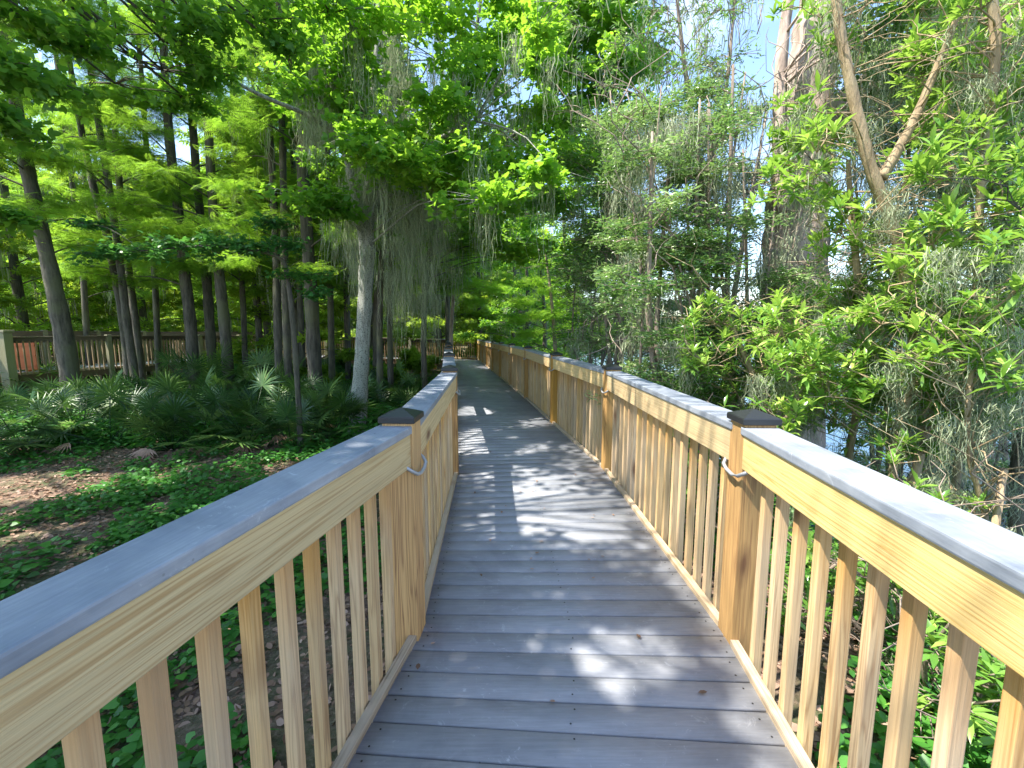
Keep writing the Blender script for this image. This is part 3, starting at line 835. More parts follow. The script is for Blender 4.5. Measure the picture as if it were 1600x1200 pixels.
# far-off wood closing the horizon all round
pts = []; 
for k in range(520):
    a = rng.uniform(-1.35, 1.25); 
    if a > .12:
        d = rng.uniform(150, 170); zc = -1 + abs(rng.normal(0, 3.0)); rr = 4.0
    else:
        d = rng.uniform(58, 75); zc = rng.uniform(0, 15); rr = 3.0
    c = np.array([math.sin(a) * d, math.cos(a) * d, zc])
    pts.append(c + rng.normal(0, 1, (75, 3)) * rr * np.array([.8, .8, .45]))
me = crown_mesh('distant_wood', pts, [np.full(len(q), rng.uniform(.1, .8)) for q in pts], 'spray', 1.5, M['far'], carve=False)
tag(link('distant_wood', me), kind='stuff')

# ------------------------------------------------------------------ the pale spotted maple and the canopy over the walk
def cl_px(lst, n, rad, tone=.5, seedtone=.15):
    return [(px(u, v, Y), tuple(r * rr for r in rad), int(n * rr), tone + random.uniform(-seedtone, seedtone)) for (u, v, Y, rr) in lst]
K0 = ground_stem(stem([(558, 690, 28), (563, 600, 26), (567, 530, 23), (571, 450, 22), (575, 385, 25)], 9.6, 30))
KL = stem([(573, 395, 20), (560, 330, 15), (546, 265, 12), (532, 190, 10), (516, 120, 9), (498, 40, 8), (480, -60, 7)], [9.6, 9.5, 9.3, 9.0, 8.7, 8.4, 8.1], 10)
KR = stem([(574, 390, 20), (577, 300, 18), (582, 200, 16), (590, 100, 13), (596, -20, 11)], [9.6, 9.6, 9.5, 9.4, 9.3], 12)
K2 = stem([(577, 350, 12), (600, 300, 11), (640, 245, 9), (690, 215, 7), (740, 190, 5)], [9.6, 9.4, 9.1, 8.8, 8.5], 9)
K3 = stem([(532, 215, 8), (480, 180, 7), (410, 150, 6), (345, 115, 5), (290, 80, 4)], [9.0, 8.7, 8.4, 8.1, 7.8], 6)
rr_ = random.Random(11)
lst = []
for _ in range(85):      # main crown, over and beside the walk
    u = rr_.uniform(470, 880); v = rr_.uniform(-80, 330); lst.append((u + max(0, 120 - v) * .25, v, rr_.uniform(7.0, 12.5), rr_.uniform(.7, 1.2)))
lst2 = [(rr_.uniform(630, 910), rr_.uniform(200, 440), rr_.uniform(11, 15), rr_.uniform(.7, 1.1)) for _ in range(62)]
lst2 += [(rr_.uniform(820, 1010), rr_.uniform(-90, 120), rr_.uniform(9.5, 12.5), rr_.uniform(.6, 1.0)) for _ in range(34)]
lst2 += [(u, v, 11.5, .9) for u, v in ((860, 60), (890, 100), (900, 160), (930, 190), (960, 150), (870, 180), (930, 40), (980, 90))]
clK = cl_px(lst, 480, (1.0, 1.0, .36), .55, .38)
ex = [px(rr_.uniform(530, 690), rr_.uniform(220, 430), rr_.uniform(8.8, 10)) for _ in range(52)] + [px(rr_.uniform(470, 640), rr_.uniform(0, 200), rr_.uniform(8.0, 9.6)) for _ in range(40)]
ex += [px(u, v, 8.6) for u, v in ((485, 20), (490, 30), (498, 60), (505, 90), (520, 130))] * 2
tree('maple_tree', 'pale spotted maple forking beside the left railing, mossy, its crown over the walk', [K0, KL, KR, K2, K3], clK, 'maple', .12, M['maple'], M['bark_pale'], moss=1, extra=ex, r0=.022, tw=12, mosskw=dict(lmin=.35, lmax=1.5, per=34, width=.006, spread=.08, seg=8))
path = ground_stem(stem([(664, 610, 9), (662, 520, 9), (668, 420, 8), (690, 300, 8), (720, 180, 7), (745, 40, 5), (760, -60, 4)], 12.9, 8))
p2 = stem([(690, 300, 6), (760, 240, 5), (830, 190, 4), (890, 120, 3)], [12.9, 12.6, 12.2, 11.8], 5)
exm = [px(rr_.uniform(590, 720), rr_.uniform(250, 420), rr_.uniform(10.4, 12.6)) for _ in range(46)]
tree('maple_tree', 'slender dark-stemmed maple whose bright layered boughs arch across the middle of the walk', [path, p2], cl_px(lst2, 420, (1.2, 1.2, .36), .6, .38), 'maple', .135, M['maple'], M['bark'], moss=None, extra=exm, r0=.016, tw=12, mosskw=dict(lmin=.5, lmax=1.8, per=22, width=.0048, spread=.13, seg=8))
# dark layered boughs reaching in from the left at eye height
path = ground_stem(stem([(470, 700, 9), (462, 560, 9), (450, 440, 8), (430, 400, 6), (330, 385, 5), (220, 392, 3)], [8.4, 8.3, 8.2, 8, 7.6, 7.2], 8))
lst = [(u, v, Y, r) for u, v, Y, r in ((160, 398, 7.2, .7), (205, 388, 7.3, .8), (250, 396, 7.4, .9), (300, 388, 7.6, 1), (345, 380, 7.8, 1), (395, 388, 7.9, 1), (440, 380, 8, .9), (470, 430, 8.2, .9), (485, 460, 8.1, .7), (430, 350, 8.2, .7), (140, 350, 7.4, .6))]
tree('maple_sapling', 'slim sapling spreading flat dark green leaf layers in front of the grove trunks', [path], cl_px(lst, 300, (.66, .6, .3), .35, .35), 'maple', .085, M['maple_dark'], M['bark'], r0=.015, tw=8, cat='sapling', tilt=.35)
path = [(Vector((-6.2, 1.2, gzf(-6, 1) - .1)), .2), (Vector((-6.0, 1.5, 3)), .17), (Vector((-5.3, 2.0, 6)), .13), (Vector((-4.8, 2.4, 9)), .05)]
cl = []
for _ in range(105):  # mostly unseen overhead crown, leaves packed denser to shade the walk
    a = rr_.uniform(0, 6.28); d = math.sqrt(rr_.random()) 
    x = -4.8 + math.cos(a) * 4.6 * d; y = 1.6 + math.sin(a) * 5.2 * d; z = rr_.uniform(5.2, 8.6)
    if y > 3.2 and z < 6: z += 1
    cl.append((Vector((x, y, z)), (1.0, 1.0, .34), 380 if x > -5 else 240, .5 + rr_.uniform(-.2, .2)))
for _ in range(26):  # out-of-view clusters added to shade the near left deck and cap
    cl.append((Vector((rr_.uniform(-4.4, -2.6), rr_.uniform(-1.6, 2.2), rr_.uniform(6.2, 7.4))), (.8, .8, .3), 430, .4))
for u, v, Y, r in ((60, 120, 5.0, .9), (20, 190, 4.6, .8), (110, 70, 5.5, .9), (180, 60, 6, .9), (250, 60, 6.2, .9), (330, 110, 6.6, .9), (60, 30, 5, 1), (300, 30, 6, .9), (400, 30, 6.4, .9), (450, 90, 6.8, .8), (-40, 100, 4.4, .9), (255, 110, 6.4, .8), (285, 150, 6.8, .8), (215, 95, 6.2, .8), (180, 130, 6.6, .7), (-30, 330, 5, .7), (520, 20, 6.8, .9)):
    cl.append((px(u, v, Y), (.75 * r, .75 * r, .34 * r), 420, .25))
tree('maple_tree', 'dark leafy boughs hanging into the upper left corner from a tree beside the walk', [path], cl, 'maple', .095, M['maple'], M['bark'], r0=.03, tw=11, moss=None, tilt=.7)
for lab, x0, y0, cx, cy_, rx, ry, n_, zlo, zhi in (  # mostly out-of-view trees, added to cast shade on the left ground
    ('tall leafy tree added to shade the open ground left of the walk', -9.5, 2.0, -9, 4.2, 5, 5.5, 58, 7.8, 11),
    ('tall leafy tree added on the left to shade the palmetto clump', -16, 6.0, -12.5, 8.5, 5.0, 3.5, 26, 8.6, 12.5)):
    g_ = gzf(x0, y0) - .1
    path = [(Vector((x0, y0, g_)), .24), (Vector((x0 + .3, y0 + .2, 4)), .2), (Vector(((x0 + cx) / 2, (y0 + cy_) / 2, 7.5)), .15), (Vector((cx, cy_, 11)), .05)]
    cl = []
    for _ in range(n_):
        a = rr_.uniform(0, 6.28); d = math.sqrt(rr_.random())
        cl.append((Vector((cx + math.cos(a) * rx * d, cy_ + math.sin(a) * ry * d, rr_.uniform(zlo, zhi))), (1.2, 1.2, .4), 120, .5 + rr_.uniform(-.2, .2)))
    tree('broadleaf_tree', lab, [path], cl, 'spray', .34, M['far'], M['bark'], r0=.04, tw=8)
# further overhead tree past the maple: keeps the far part of the walk in broken shade
path = [(Vector((-4.6, 15.2, gzf(-4.6, 15) - .1)), .17), (Vector((-4.4, 15.2, 3)), .15), (Vector((-3.9, 15.4, 6)), .12), (Vector((-3.4, 15.8, 9.5)), .05)]
cl = []
for _ in range(60):
    x = rr_.uniform(-7, .5); y = rr_.uniform(12, 22); cl.append((Vector((x, y, rr_.uniform(3.6, 9) if x < -1.5 else rr_.uniform(4.6, 9))), (1.1, 1.1, .4), 230, .6 + rr_.uniform(-.3, .3)))
tree('maple_tree', 'bright green leafy tree reaching over the far stretch of the walk', [path], cl, 'maple', .16, M['maple'], M['bark'], r0=.035, tw=9, moss=2, mosskw=dict(lmin=.4, lmax=1.6, per=14, width=.016))
# moss-bearded thin trunks just behind the pale one
for lab, uv, Y in (('thin moss-draped grey trunk just right of the pale spotted trunk', [(594, 610, 11), (593, 500, 10), (596, 400, 9), (600, 280, 8), (606, 150, 7), (610, 0, 6)], 12.3),
                   ('thin dark trunk with hanging moss, second one right of the pale spotted trunk', [(611, 612, 10), (609, 500, 9), (612, 400, 8), (620, 260, 7), (630, 100, 6)], 12.8),
                   ('slim dark trunk standing between the moss curtains and the boardwalk end', [(700, 545, 8), (699, 470, 8), (697, 380, 7), (694, 240, 6), (690, 100, 5)], 21.5)):
    path = ground_stem(stem(uv, Y, 9)); top = path[-1][0]
    cl = cyp_clusters(path, 3.4, top.z, 9, 1.4, 110, .4, (.7, .25))
    ex = [px(rr_.uniform(595, 690), rr_.uniform(260, 470), Y + rr_.uniform(-.8, 1)) for _ in range(26)]
    tree('cypress_tree', lab, [path], cl, 'feather', .28, M['feather'], M['bark'], moss=2, extra=ex, r0=.02, mosskw=dict(lmin=.4, lmax=1.7, per=30, width=.0075, seg=8))
# lime green young cypress beside the far right of the walk
path = ground_stem(stem([(868, 560, 6), (866, 520, 6), (862, 470, 5), (856, 420, 4), (852, 395, 2)], 13.5, 5))
lst = [(u, v, 13.5 + rr_.uniform(-.6, .6), r) for u, v, r in ((850, 410, .5), (835, 440, .7), (880, 440, .7), (862, 455, .9), (820, 470, .8), (895, 475, .8), (850, 490, 1), (810, 500, .7), (905, 505, .8), (870, 515, 1), (830, 520, .8), (900, 530, .7))]
tree('young_cypress', 'lime green feathery young cypress just beyond the right railing', [path], cl_px(lst, 170, (.62, .62, .22), .6, .25), 'feather', .24, M['lime'], M['bark_twig'], cat='sapling', carve=False, r0=.012, up=-.1)
lst = [(u, v, 15 + rr_.uniform(-.6, 2), r) for u, v, r in ((760, 400, .8), (740, 440, .9), (720, 400, .8), (770, 450, .7), (700, 450, .9), (680, 410, .8), (745, 470, .6), (790, 380, .9), (650, 440, .8))]
path = ground_stem(stem([(704, 560, 7), (706, 500, 6), (712, 440, 5), (730, 380, 3)], 16, 6))
tree('young_cypress', 'bright feathery cypress spray hanging left of the far end of the walk', [path], cl_px(lst, 260, (.9, .9, .3), .5, .25), 'feather', .26, M['lime'], M['bark_twig'], cat='sapling', carve=False, r0=.015)

# ------------------------------------------------------------------ right bank: big mossy cypress, stems, shrubs
rr_ = random.Random(23)
def rose(P, n=12, L=.16, tone=.6, up=.35):
    """whorls of lance leaves: returns arrays"""
    P = np.asarray(P, float); m_ = len(P)
    base = np.repeat(P, n, 0)
    a = rng.uniform(0, 2 * np.pi, (m_, 1)) + np.arange(n)[None] * 2.399
    z = up + rng.normal(0, .35, (m_, n)) + np.linspace(-.35, .7, n)[None]
    D = np.stack([np.cos(a), np.sin(a), z], -1).reshape(-1, 3)
    tilt = rng.normal(0, .35, (m_, 1, 3)); D = D + np.repeat(tilt, n, 1).reshape(-1, 3)
    base = base + rng.normal(0, .006, base.shape) - np.array([0, 0, 1.0]) * np.tile(np.linspace(.04, 0, n), m_)[:, None]
    U = np.array([0, 0, 1.0])[None] - .6 * nrm(D) + rng.normal(0, .25, D.shape)
    S = L * rng.uniform(.65, 1.2, len(D)) * np.repeat(rng.uniform(.75, 1.2, m_), n)
    t = np.clip(np.repeat(tone + rng.normal(0, .2, m_), n) + rng.normal(0, .1, len(D)), 0, 1)
    return base, D, U, S, t

def rosette_shrub(name, label, paths, heads, L, mat, barkm, n=12, group=None, moss=None, cat='shrub', tone=.6, dead=0, mosskw={}):
    base = Vector(paths[0][0][0]); root = empty(name, base); tag(root, label, cat, group)
    mb = MB(); allp = []
    for k, path in enumerate(paths):
        P_, r_ = trunk_pts(path, 1.2); mb.tube(P_, r_, 9, rough=.04); allp += list(zip(P_, r_))
    hp = []
    for h in heads:
        h = Vector(h)
        best = min(allp, key=lambda q: (q[0] - h).length + 1.0 * max(0, q[0].z - h.z + .15))
        L_ = (best[0] - h).length
        pts = limb(mb, best[0], h, min(best[1] * .6, .006 + .008 * L_), .0035, rr_.uniform(-.05, .12), 5, 5, .12)
        hp.append(tuple(h))
        allp.append((pts[3], .006))
        for _ in range(4):
            q = pts[3].lerp(pts[5], rr_.random()) + Vector((rr_.uniform(-.16, .16), rr_.uniform(-.16, .16), rr_.uniform(-.05, .18)))
            limb(mb, pts[3], q, .004, .003, .05, 4, 3); hp.append(tuple(q))
    for _ in range(dead):
        q0 = rr_.choice(allp)[0]
        q1 = q0 + Vector((rr_.uniform(-.8, .8), rr_.uniform(-.8, .8), rr_.uniform(-.3, 1.0)))
        limb(mb, q0, q1, .007, .002, .05, 4, 5, .25)
    link('stem', mb.mesh('stem', True), root, barkm)
    B_, D, U, S, t = rose(hp, n, L, tone)
    k = np.ones(len(B_), bool)
    link('leaves', leaves_mesh('leaves', B_[k], D[k], U[k], S[k], 'lance', t[k], mat), root)
    if moss:
        an = [tuple(rr_.choice(allp)[0] + Vector((rr_.uniform(-.2, .2), rr_.uniform(-.2, .2), 0))) for _ in range(moss)]
        link('moss', moss_mesh('moss', an, M['moss'], **mosskw), root)['kind'] = 'stuff'
    return root
mk = dict(lmin=.12, lmax=.6, per=60, width=.0032, spread=.07, seg=8)

# the great cypress
T0 = ground_stem(stem([(1228, 660, 120), (1236, 520, 108), (1242, 400, 100), (1248, 300, 96), (1256, 190, 86), (1272, 70, 70), (1290, -60, 60)], 7.2, 100))
T0.append((T0[-1][0] + Vector((.2, 0, 4)), .15))
T1 = stem([(1262, 250, 50), (1310, 170, 46), (1372, 118, 38), (1440, 60, 28), (1520, -30, 20)], [7.2, 7.2, 7.1, 7, 6.9], 40)
T2 = stem([(1225, 330, 26), (1218, 200, 22), (1222, 80, 18), (1240, -50, 16)], [6.7, 6.7, 6.8, 6.9], 20)
lst = []
for _ in range(40):
    u = rr_.choice((rr_.uniform(1330, 1500), rr_.uniform(1330, 1640), rr_.uniform(1340, 1640))); v = rr_.uniform(-120, 210); lst.append((u, v, rr_.uniform(5.6, 9), rr_.uniform(.6, 1)))
exx = [px(rr_.uniform(1200, 1440), rr_.uniform(230, 560), rr_.uniform(6.2, 7.6)) for _ in range(70)]
tw_ = []
for _ in range(70):   # climbing vine stems and dead twigs on the big bole
    u = rr_.uniform(1170, 1340); v = rr_.uniform(120, 560)
    a = px(u, v, rr_.uniform(6.2, 6.8)); b = px(u + rr_.uniform(-110, 110), v + rr_.uniform(-150, 60), rr_.uniform(5.9, 7.4))
    tw_.append((a, b, .009, .003, rr_.uniform(-.1, .2), 4, 6, .25))
tree('great_cypress', 'massive old cypress with broad pinkish-grey bole behind the right railing, wrapped in vines and moss', [T0, T1, T2], cl_px(lst, 300, (.9, .9, .35), .5, .3), 'oval', .085, M['willow'], M['bark_big'], moss=2, extra=exx, r0=.03, tw=9, twigs=tw_, carve=False, mosskw=dict(lmin=.2, lmax=1.0, per=36, width=.0055, spread=.10, seg=8), flare=1.5, nt=20)

# tan stems close to the railing
def hd(n, ulo, uhi, vlo, vhi, Ylo, Yhi):
    return [px(rr_.uniform(ulo, uhi), rr_.uniform(vlo, vhi), rr_.uniform(Ylo, Yhi)) for _ in range(n)]
A2 = ground_stem(stem([(1448, 760, 20), (1440, 640, 20), (1424, 500, 20), (1405, 390, 21), (1388, 335, 22), (1360, 260, 21), (1342, 190, 20), (1325, 110, 18), (1310, 30, 16), (1302, -60, 14)], 4.3, 18))
A2b = stem([(1376, 278, 18), (1400, 240, 17), (1432, 180, 15), (1462, 110, 13), (1490, 40, 11), (1515, -40, 9)], [4.3, 4.3, 4.25, 4.2, 4.1, 4.0], 14)
rosette_shrub('arching_shrub', 'tall forked brown-stemmed shrub leaning left in a Y before the great cypress', [A2, A2b],
    hd(42, 1400, 1590, -40, 250, 4.4, 5.4) + hd(16, 1220, 1300, -40, 330, 4.4, 5.2) + hd(16, 1330, 1500, 380, 560, 4.0, 4.8) + [px(u, v, Y) for u, v, Y in ((1275, 192, 4.0), (1420, 410, 3.6), (1460, 425, 3.5), (1310, 320, 3.9), (1240, 300, 4.2), (1190, 310, 4.4), (1450, 260, 3.6), (1500, 270, 3.5))],
    .145, M['lance'], M['bark_tan'], n=11, moss=20, dead=110, tone=.65, mosskw=mk)
A1 = ground_stem(stem([(1322, 760, 13), (1330, 690, 14), (1347, 600, 15), (1345, 520, 14), (1340, 430, 13), (1330, 330, 10), (1325, 250, 7)], 4.7, 14))
rosette_shrub('tan_stemmed_shrub', 'upright shrub with smooth sunlit tan stem standing below the forked one', [A1],
    hd(55, 1200, 1400, 470, 690, 3.7, 4.9) + hd(18, 1260, 1420, 300, 480, 4.2, 5), .125, M['lance'], M['bark_tan'], n=12, moss=14, dead=80, tone=.6, mosskw=mk)
B1 = ground_stem(stem([(1500, 700, 16), (1515, 560, 15), (1528, 440, 15), (1530, 340, 15), (1537, 250, 16), (1550, 150, 18), (1555, 60, 19), (1546, -30, 17)], 3.9, 16))
rosette_shrub('tall_shrub', 'tall tan-stemmed shrub near the right edge with drooping bright leaf whorls', [B1],
    hd(36, 1440, 1640, -30, 330, 3.6, 4.8) + hd(30, 1430, 1640, 330, 640, 3.4, 4.6) + [px(u, v, Y) for u, v, Y in ((1530, 560, 3.1), (1440, 575, 3.3), (1535, 480, 3.2), (1470, 520, 3.4), (1590, 450, 3.0), (1590, 600, 3.0), (1400, 560, 3.5))],
    .15, M['lance'], M['bark_tan'], n=11, moss=24, dead=150, tone=.62, mosskw=mk)
# lower clumps just outside the railing
for lab, paths, heads, moss, dead in (
    ('low leafy shrub crowding over the right railing cap, left of the tan stem', [ground_stem(stem([(1215, 720, 12), (1200, 640, 11), (1165, 560, 9), (1140, 500, 6)], 4.9, 10)), stem([(1215, 700, 9), (1240, 620, 8), (1262, 540, 6)], 4.9, 8)],
        hd(70, 1060, 1310, 470, 650, 4.3, 6.0), 10, 90),
    ('leaning bare-footed shrub stems beside the near right cap board', [ground_stem(stem([(1395, 745, 17), (1400, 690, 16), (1420, 620, 14), (1440, 560, 11), (1470, 480, 8)], 3.8, 14)), stem([(1425, 770, 18), (1445, 680, 16), (1480, 600, 14), (1505, 520, 10)], [3.7, 3.8, 3.9, 3.9], 12)],
        hd(34, 1380, 1560, 560, 720, 3.4, 4.4), 14, 60),
    ('thin crooked tan stem with bare twigs near the right edge', [ground_stem(stem([(1540, 830, 13), (1530, 770, 12), (1516, 720, 11), (1512, 640, 11), (1520, 560, 8)], 3.2, 10))],
        hd(12, 1480, 1600, 540, 660, 3.0, 3.8), 14, 60),
    ('thick mossy grey stem at the right frame edge behind the cap board', [ground_stem(stem([(1588, 850, 34), (1592, 740, 32), (1600, 620, 28), (1612, 500, 22), (1630, 300, 16)], 3.6, 30))],
        hd(24, 1540, 1660, 200, 640, 3.0, 4.2), 30, 60)):
    rosette_shrub('bank_shrub', lab, paths, heads, .12, M['lance'], M['bark_tan'] if 'grey' not in lab else M['bark'], n=11, moss=moss, dead=dead, tone=.55, mosskw=mk)
for lab, u0, Y0, ur, vr, yr in (('low dark-stemmed bush seen through the pickets right of the near right post', 1400, 2.9, (1180, 1560), (780, 1010), (2.6, 3.6)),
                        ('broad bush with bright leaves behind the last near pickets at bottom right', 1590, 2.3, (1480, 1680), (930, 1180), (1.9, 2.6)),
                        ('low bush filling the view through the pickets between the first two right posts', 1130, 4.4, (1000, 1200), (650, 800), (4.0, 5.4))):
    q = px(u0, 700, Y0); b = Vector((q.x, q.y, gzf(q.x, q.y) - .05))
    paths = [[(b + Vector((rr_.uniform(-.2, .2), rr_.uniform(-.2, .2), 0)), .016), (b + Vector((rr_.uniform(-.3, .3), rr_.uniform(-.3, .3), .45)), .012), (b + Vector((rr_.uniform(-.6, .6), rr_.uniform(-.5, .5), 1.0)), .006)] for _ in range(6)]
    rosette_shrub('bank_shrub', lab, paths, hd(34, *ur, *vr, *yr), .12, M['lance'], M['bark_twig'], n=11, moss=3, dead=50, tone=.4, mosskw=mk)
# cut stump
mb = MB(); a = px(1558, 800, 3.1); g_ = gzf(a.x, a.y)
mb.tube([(a.x, a.y, g_ - .1), (a.x, a.y, g_ + .4), (a.x + .004, a.y, px(1562, 732, 3.1).z)], [.028, .025, .023], 9)
tag(link('cut_sapling', mb.mesh('cut_sapling', True), mat=M['bark_tan']), 'short bare sapling cut off flat, upright just behind the near right cap board', 'stump')

# denser grey-green thicket behind, down the right side of the walk
TH = [('grey-green bushy tree with dark stems right behind the second right post', 1040, 5.9, (960, 1130), (160, 620), 105, .078),
      ('moss-wrapped grey-green bushy tree between the walk and the great cypress', 1155, 6.2, (1050, 1290), (140, 660), 140, .075),
      ('pale leafy tree catching the sun beyond the fourth right post', 985, 8.8, (890, 1060), (170, 560), 90, .085),
      ('bushy green tree overhanging the right railing where the walk narrows with distance', 930, 11.5, (890, 1010), (280, 560), 60, .10),
      ('tall tangle of grey-green leaves behind the forked brown stem', 1420, 7.4, (1310, 1520), (60, 780), 170, .075),
      ('mossy thicket tree filling the right edge behind the tall tan stem', 1580, 6.4, (1460, 1700), (-80, 820), 200, .075)]
for lab, u0, Y0, ur, vr, nc, sz in TH:
    g0 = px(u0, 560, Y0); gg = gzf(g0.x, g0.y) - .1
    paths = []
    for k in range(9):
        u1 = rr_.uniform(*ur); v1 = rr_.uniform(vr[0] - 40, vr[0] + 100); top = px(u1, v1, Y0 + rr_.uniform(-.5, .8))
        b0 = Vector((g0.x + rr_.uniform(-.35, .35), g0.y + rr_.uniform(-.35, .35), gg))
        w_ = rr_.uniform(.016, .05); mid = b0.lerp(top, .5) + Vector((rr_.uniform(-.35, .35), rr_.uniform(-.3, .3), 0))
        paths.append([(b0, w_), (b0.lerp(mid, .5) + Vector((rr_.uniform(-.15, .15), 0, 0)), w_ * .9), (mid, w_ * .75), (top, w_ * .3)])
    cl = [(px(rr_.uniform(*ur), rr_.uniform(*vr), Y0 + rr_.uniform(-.9, 2.0)), tuple(x * Y0 / 7 for x in (.5, .5, .26)), 330, rr_.uniform(.2, .9)) for _ in range(nc)]
    # the great bole stays in view between the thickets
    def off(c): 
        u = 800 + F * c.x / (c.y * math.cos(PITCH) - (c.z - EYE) * math.sin(PITCH)); el = (c.z - EYE) / c.y
        return not (1195 < u < 1325 and el > .14)
    cl = [c for c in cl if off(c[0])]
    ex = [px(rr_.uniform(*ur), rr_.uniform(*vr), Y0 + rr_.uniform(-.6, .9)) for _ in range(60)]
    tw_ = []
    for _ in range(60):
        a = px(rr_.uniform(*ur), rr_.uniform(*vr), Y0 + rr_.uniform(-.8, .4)); b = a + Vector((rr_.uniform(-.8, .8), rr_.uniform(-.5, .5), rr_.uniform(-.4, .9)))
        tw_.append((a, b, .008, .003, .05, 4, 5, .2))
    tree('thicket_tree', lab, paths, cl, 'lance', sz, M['maple'] if 'bushy green' in lab else M['willow'], M['bark_twig'], moss=None, extra=ex, r0=.015, tw=8, twigs=tw_, carve=False, mosskw=dict(lmin=.15, lmax=.7, per=34, width=.005, spread=.11, seg=8), nt=8, up=.15, tilt=.8)
# airy tree top against the sky, top centre right
path = ground_stem(stem([(1085, 610, 14), (1090, 500, 12), (1105, 380, 10), (1095, 260, 8), (1075, 140, 7), (1060, 20, 5), (1050, -80, 4)], 7.2, 10))
p2 = stem([(1098, 300, 8), (1125, 200, 6), (1140, 90, 5), (1150, -30, 4)], 7.2, 6)
p3 = stem([(1070, 190, 4), (1000, 150, 3), (940, 130, 2), (880, 110, 1)], 7.2, 5)
lst = [(rr_.uniform(900, 1170), rr_.uniform(-80, 220), rr_.uniform(6.6, 8), rr_.uniform(.5, .8)) for _ in range(46)]
tw_ = []
for _ in range(70):
    a = px(rr_.uniform(1000, 1190), rr_.uniform(-20, 300), rr_.uniform(6.8, 7.5)); b = a + Vector((rr_.uniform(-.7, .7), rr_.uniform(-.3, .3), rr_.uniform(.1, 1.1)))
    tw_.append((a, b, .008, .003, .03, 4, 5, .15))
tree('bare_twigged_tree', 'thin airy tree with bare grey twigs and wisps of moss against the sky', [path, p2, p3], cl_px(lst, 110, (.6, .6, .3), .6, .2), 'lance', .09, M['willow'], M['bark_twig'], moss=1, r0=.012, tw=7, twigs=tw_, carve=False, mosskw=dict(lmin=.2, lmax=.9, per=10, width=.007, spread=.07), extra=[px(u, v, 7.2) for u, v in ((1098, 10), (1100, 30), (1096, 60), (1020, 60), (1005, 120), (1080, 200))] * 2, up=.1)

# right bank beyond: trees along the shore that close the view above the rail
def shore_tree(label, x, y, h, n, sz):
    g_ = gzf(x, y) - .1
    path = [(Vector((x, y, g_)), .12), (Vector((x + .2, y, g_ + h * .4)), .09), (Vector((x - .1, y + .2, g_ + h)), .03)]
    cl = [(Vector((x + rr_.gauss(0, 1.1), y + rr_.gauss(0, 1.1), g_ + h * rr_.uniform(.12, 1.0))), (.8, .8, .35), 260, rr_.uniform(.2, .8)) for _ in range(n)]
    return tree('shore_tree', label, [path], cl, 'oval', sz, M['maple'], M['bark'], moss=1, r0=.025, tw=9, carve=False, mosskw=dict(lmin=.3, lmax=1.2, per=12, width=.012))
shore_tree('leafy shore tree crowding the railing beyond the lime green cypress', 1.9, 17, 7.5, 34, .13)
shore_tree('farthest shore tree, closing the view behind the end of the walk', .6, 23, 9, 40, .15)
shore_tree('shore tree rising behind the lime green cypress with bare lower stem', 3.4, 15, 8.5, 34, .13)
shore_tree('dark shore tree beside the far stretch of the right railing', 1.3, 20.5, 6, 26, .13)

# ------------------------------------------------------------------ palmettos
def fan(V, Fc, A, hub, d, L, nb=20, spread=2.1):
    """one fan leaf: hub point, direction d, blades length L"""
    d = Vector(d).normalized(); side = d.cross(Vector((0, 0, 1)))
    if side.length < .1: side = Vector((1, 0, 0))
    side.normalize(); nr = side.cross(d); t = random.uniform(.2, .9)
    for k in range(nb):
        a = (k / (nb - 1) - .5) * 2 * spread + random.uniform(-.04, .04)
        bl = L * (1 - .22 * abs(a) / spread) * random.uniform(.85, 1.08)
        dr = d * math.cos(a) + side * math.sin(a) + nr * (.18 * math.cos(a * 1.5))
        dr.normalize(); wv = dr.cross(nr).normalized() * (.013 + .012 * bl)
        droop = random.uniform(.02, .22)
        b = len(V)
        V.append(hub); 
        m1 = hub + dr * bl * .45 - Vector((0, 0, droop * bl * .12)); tip = hub + dr * bl - Vector((0, 0, droop * bl))
        V += [m1 + wv, m1 - wv + nr * .004, m1 + nr * .012, tip]
        Fc += [(b, b + 1, b + 3), (b, b + 3, b + 2), (b + 1, b + 4, b + 3), (b + 3, b + 4, b + 2)]
        A += [t + random.uniform(-.15, .15)] * 5
def palmetto(label, loc, h, nf, L, dead=0):
    loc = Vector((loc[0], loc[1], gzf(loc[0], loc[1]) - .02)); root = empty('palmetto', loc)
    tag(root, label, 'palmetto', 'palmettos under the grove')
    mb = MB(); V = []; Fc = []; A = []; Vd = []; Fd = []; Ad = []
    for k in range(nf + dead):
        a = random.uniform(0, 6.28) if k < nf else random.uniform(0, 6.28)
        e = random.uniform(.25, 1.25) if k < nf else random.uniform(-.1, .3)
        hh = h * random.uniform(.7, 1.1) * (1 if k < nf else .6)
        d = Vector((math.cos(a) * math.cos(e), math.sin(a) * math.cos(e), math.sin(e)))
        tip = loc + d * hh + Vector((0, 0, .05))
        mb.tube([loc, loc + d * hh * .5 + Vector((0, 0, .06)), tip], [.010, .007, .005], 5)
        if k < nf: fan(V, Fc, A, tip, d - Vector((0, 0, .25)), L * random.uniform(.8, 1.15))
        else: fan(Vd, Fd, Ad, tip, d - Vector((0, 0, .9)), L * .7, 12, 1.2)
    link('stalks', mb.mesh('stalks', True), root, M['palm'])['kind'] = 'stuff'
    for nm, v_, f_, a_, mt in (('fronds', V, Fc, A, M['palm']), ('dead_fronds', Vd, Fd, Ad, M['litter'])):
        if v_:
            me = mesh_np(nm, [tuple(q) for q in v_], [i for f in f_ for i in f], [3] * len(f_), a_)
            link(nm, me, root, mt)['kind'] = 'stuff'
    return root
def atg(u, v):
    p = px(u, v, 1.0); d = p - Vector((0, 0, EYE)); t = (-.82 - EYE) / d.z; return (d.x * t, d.y * t)
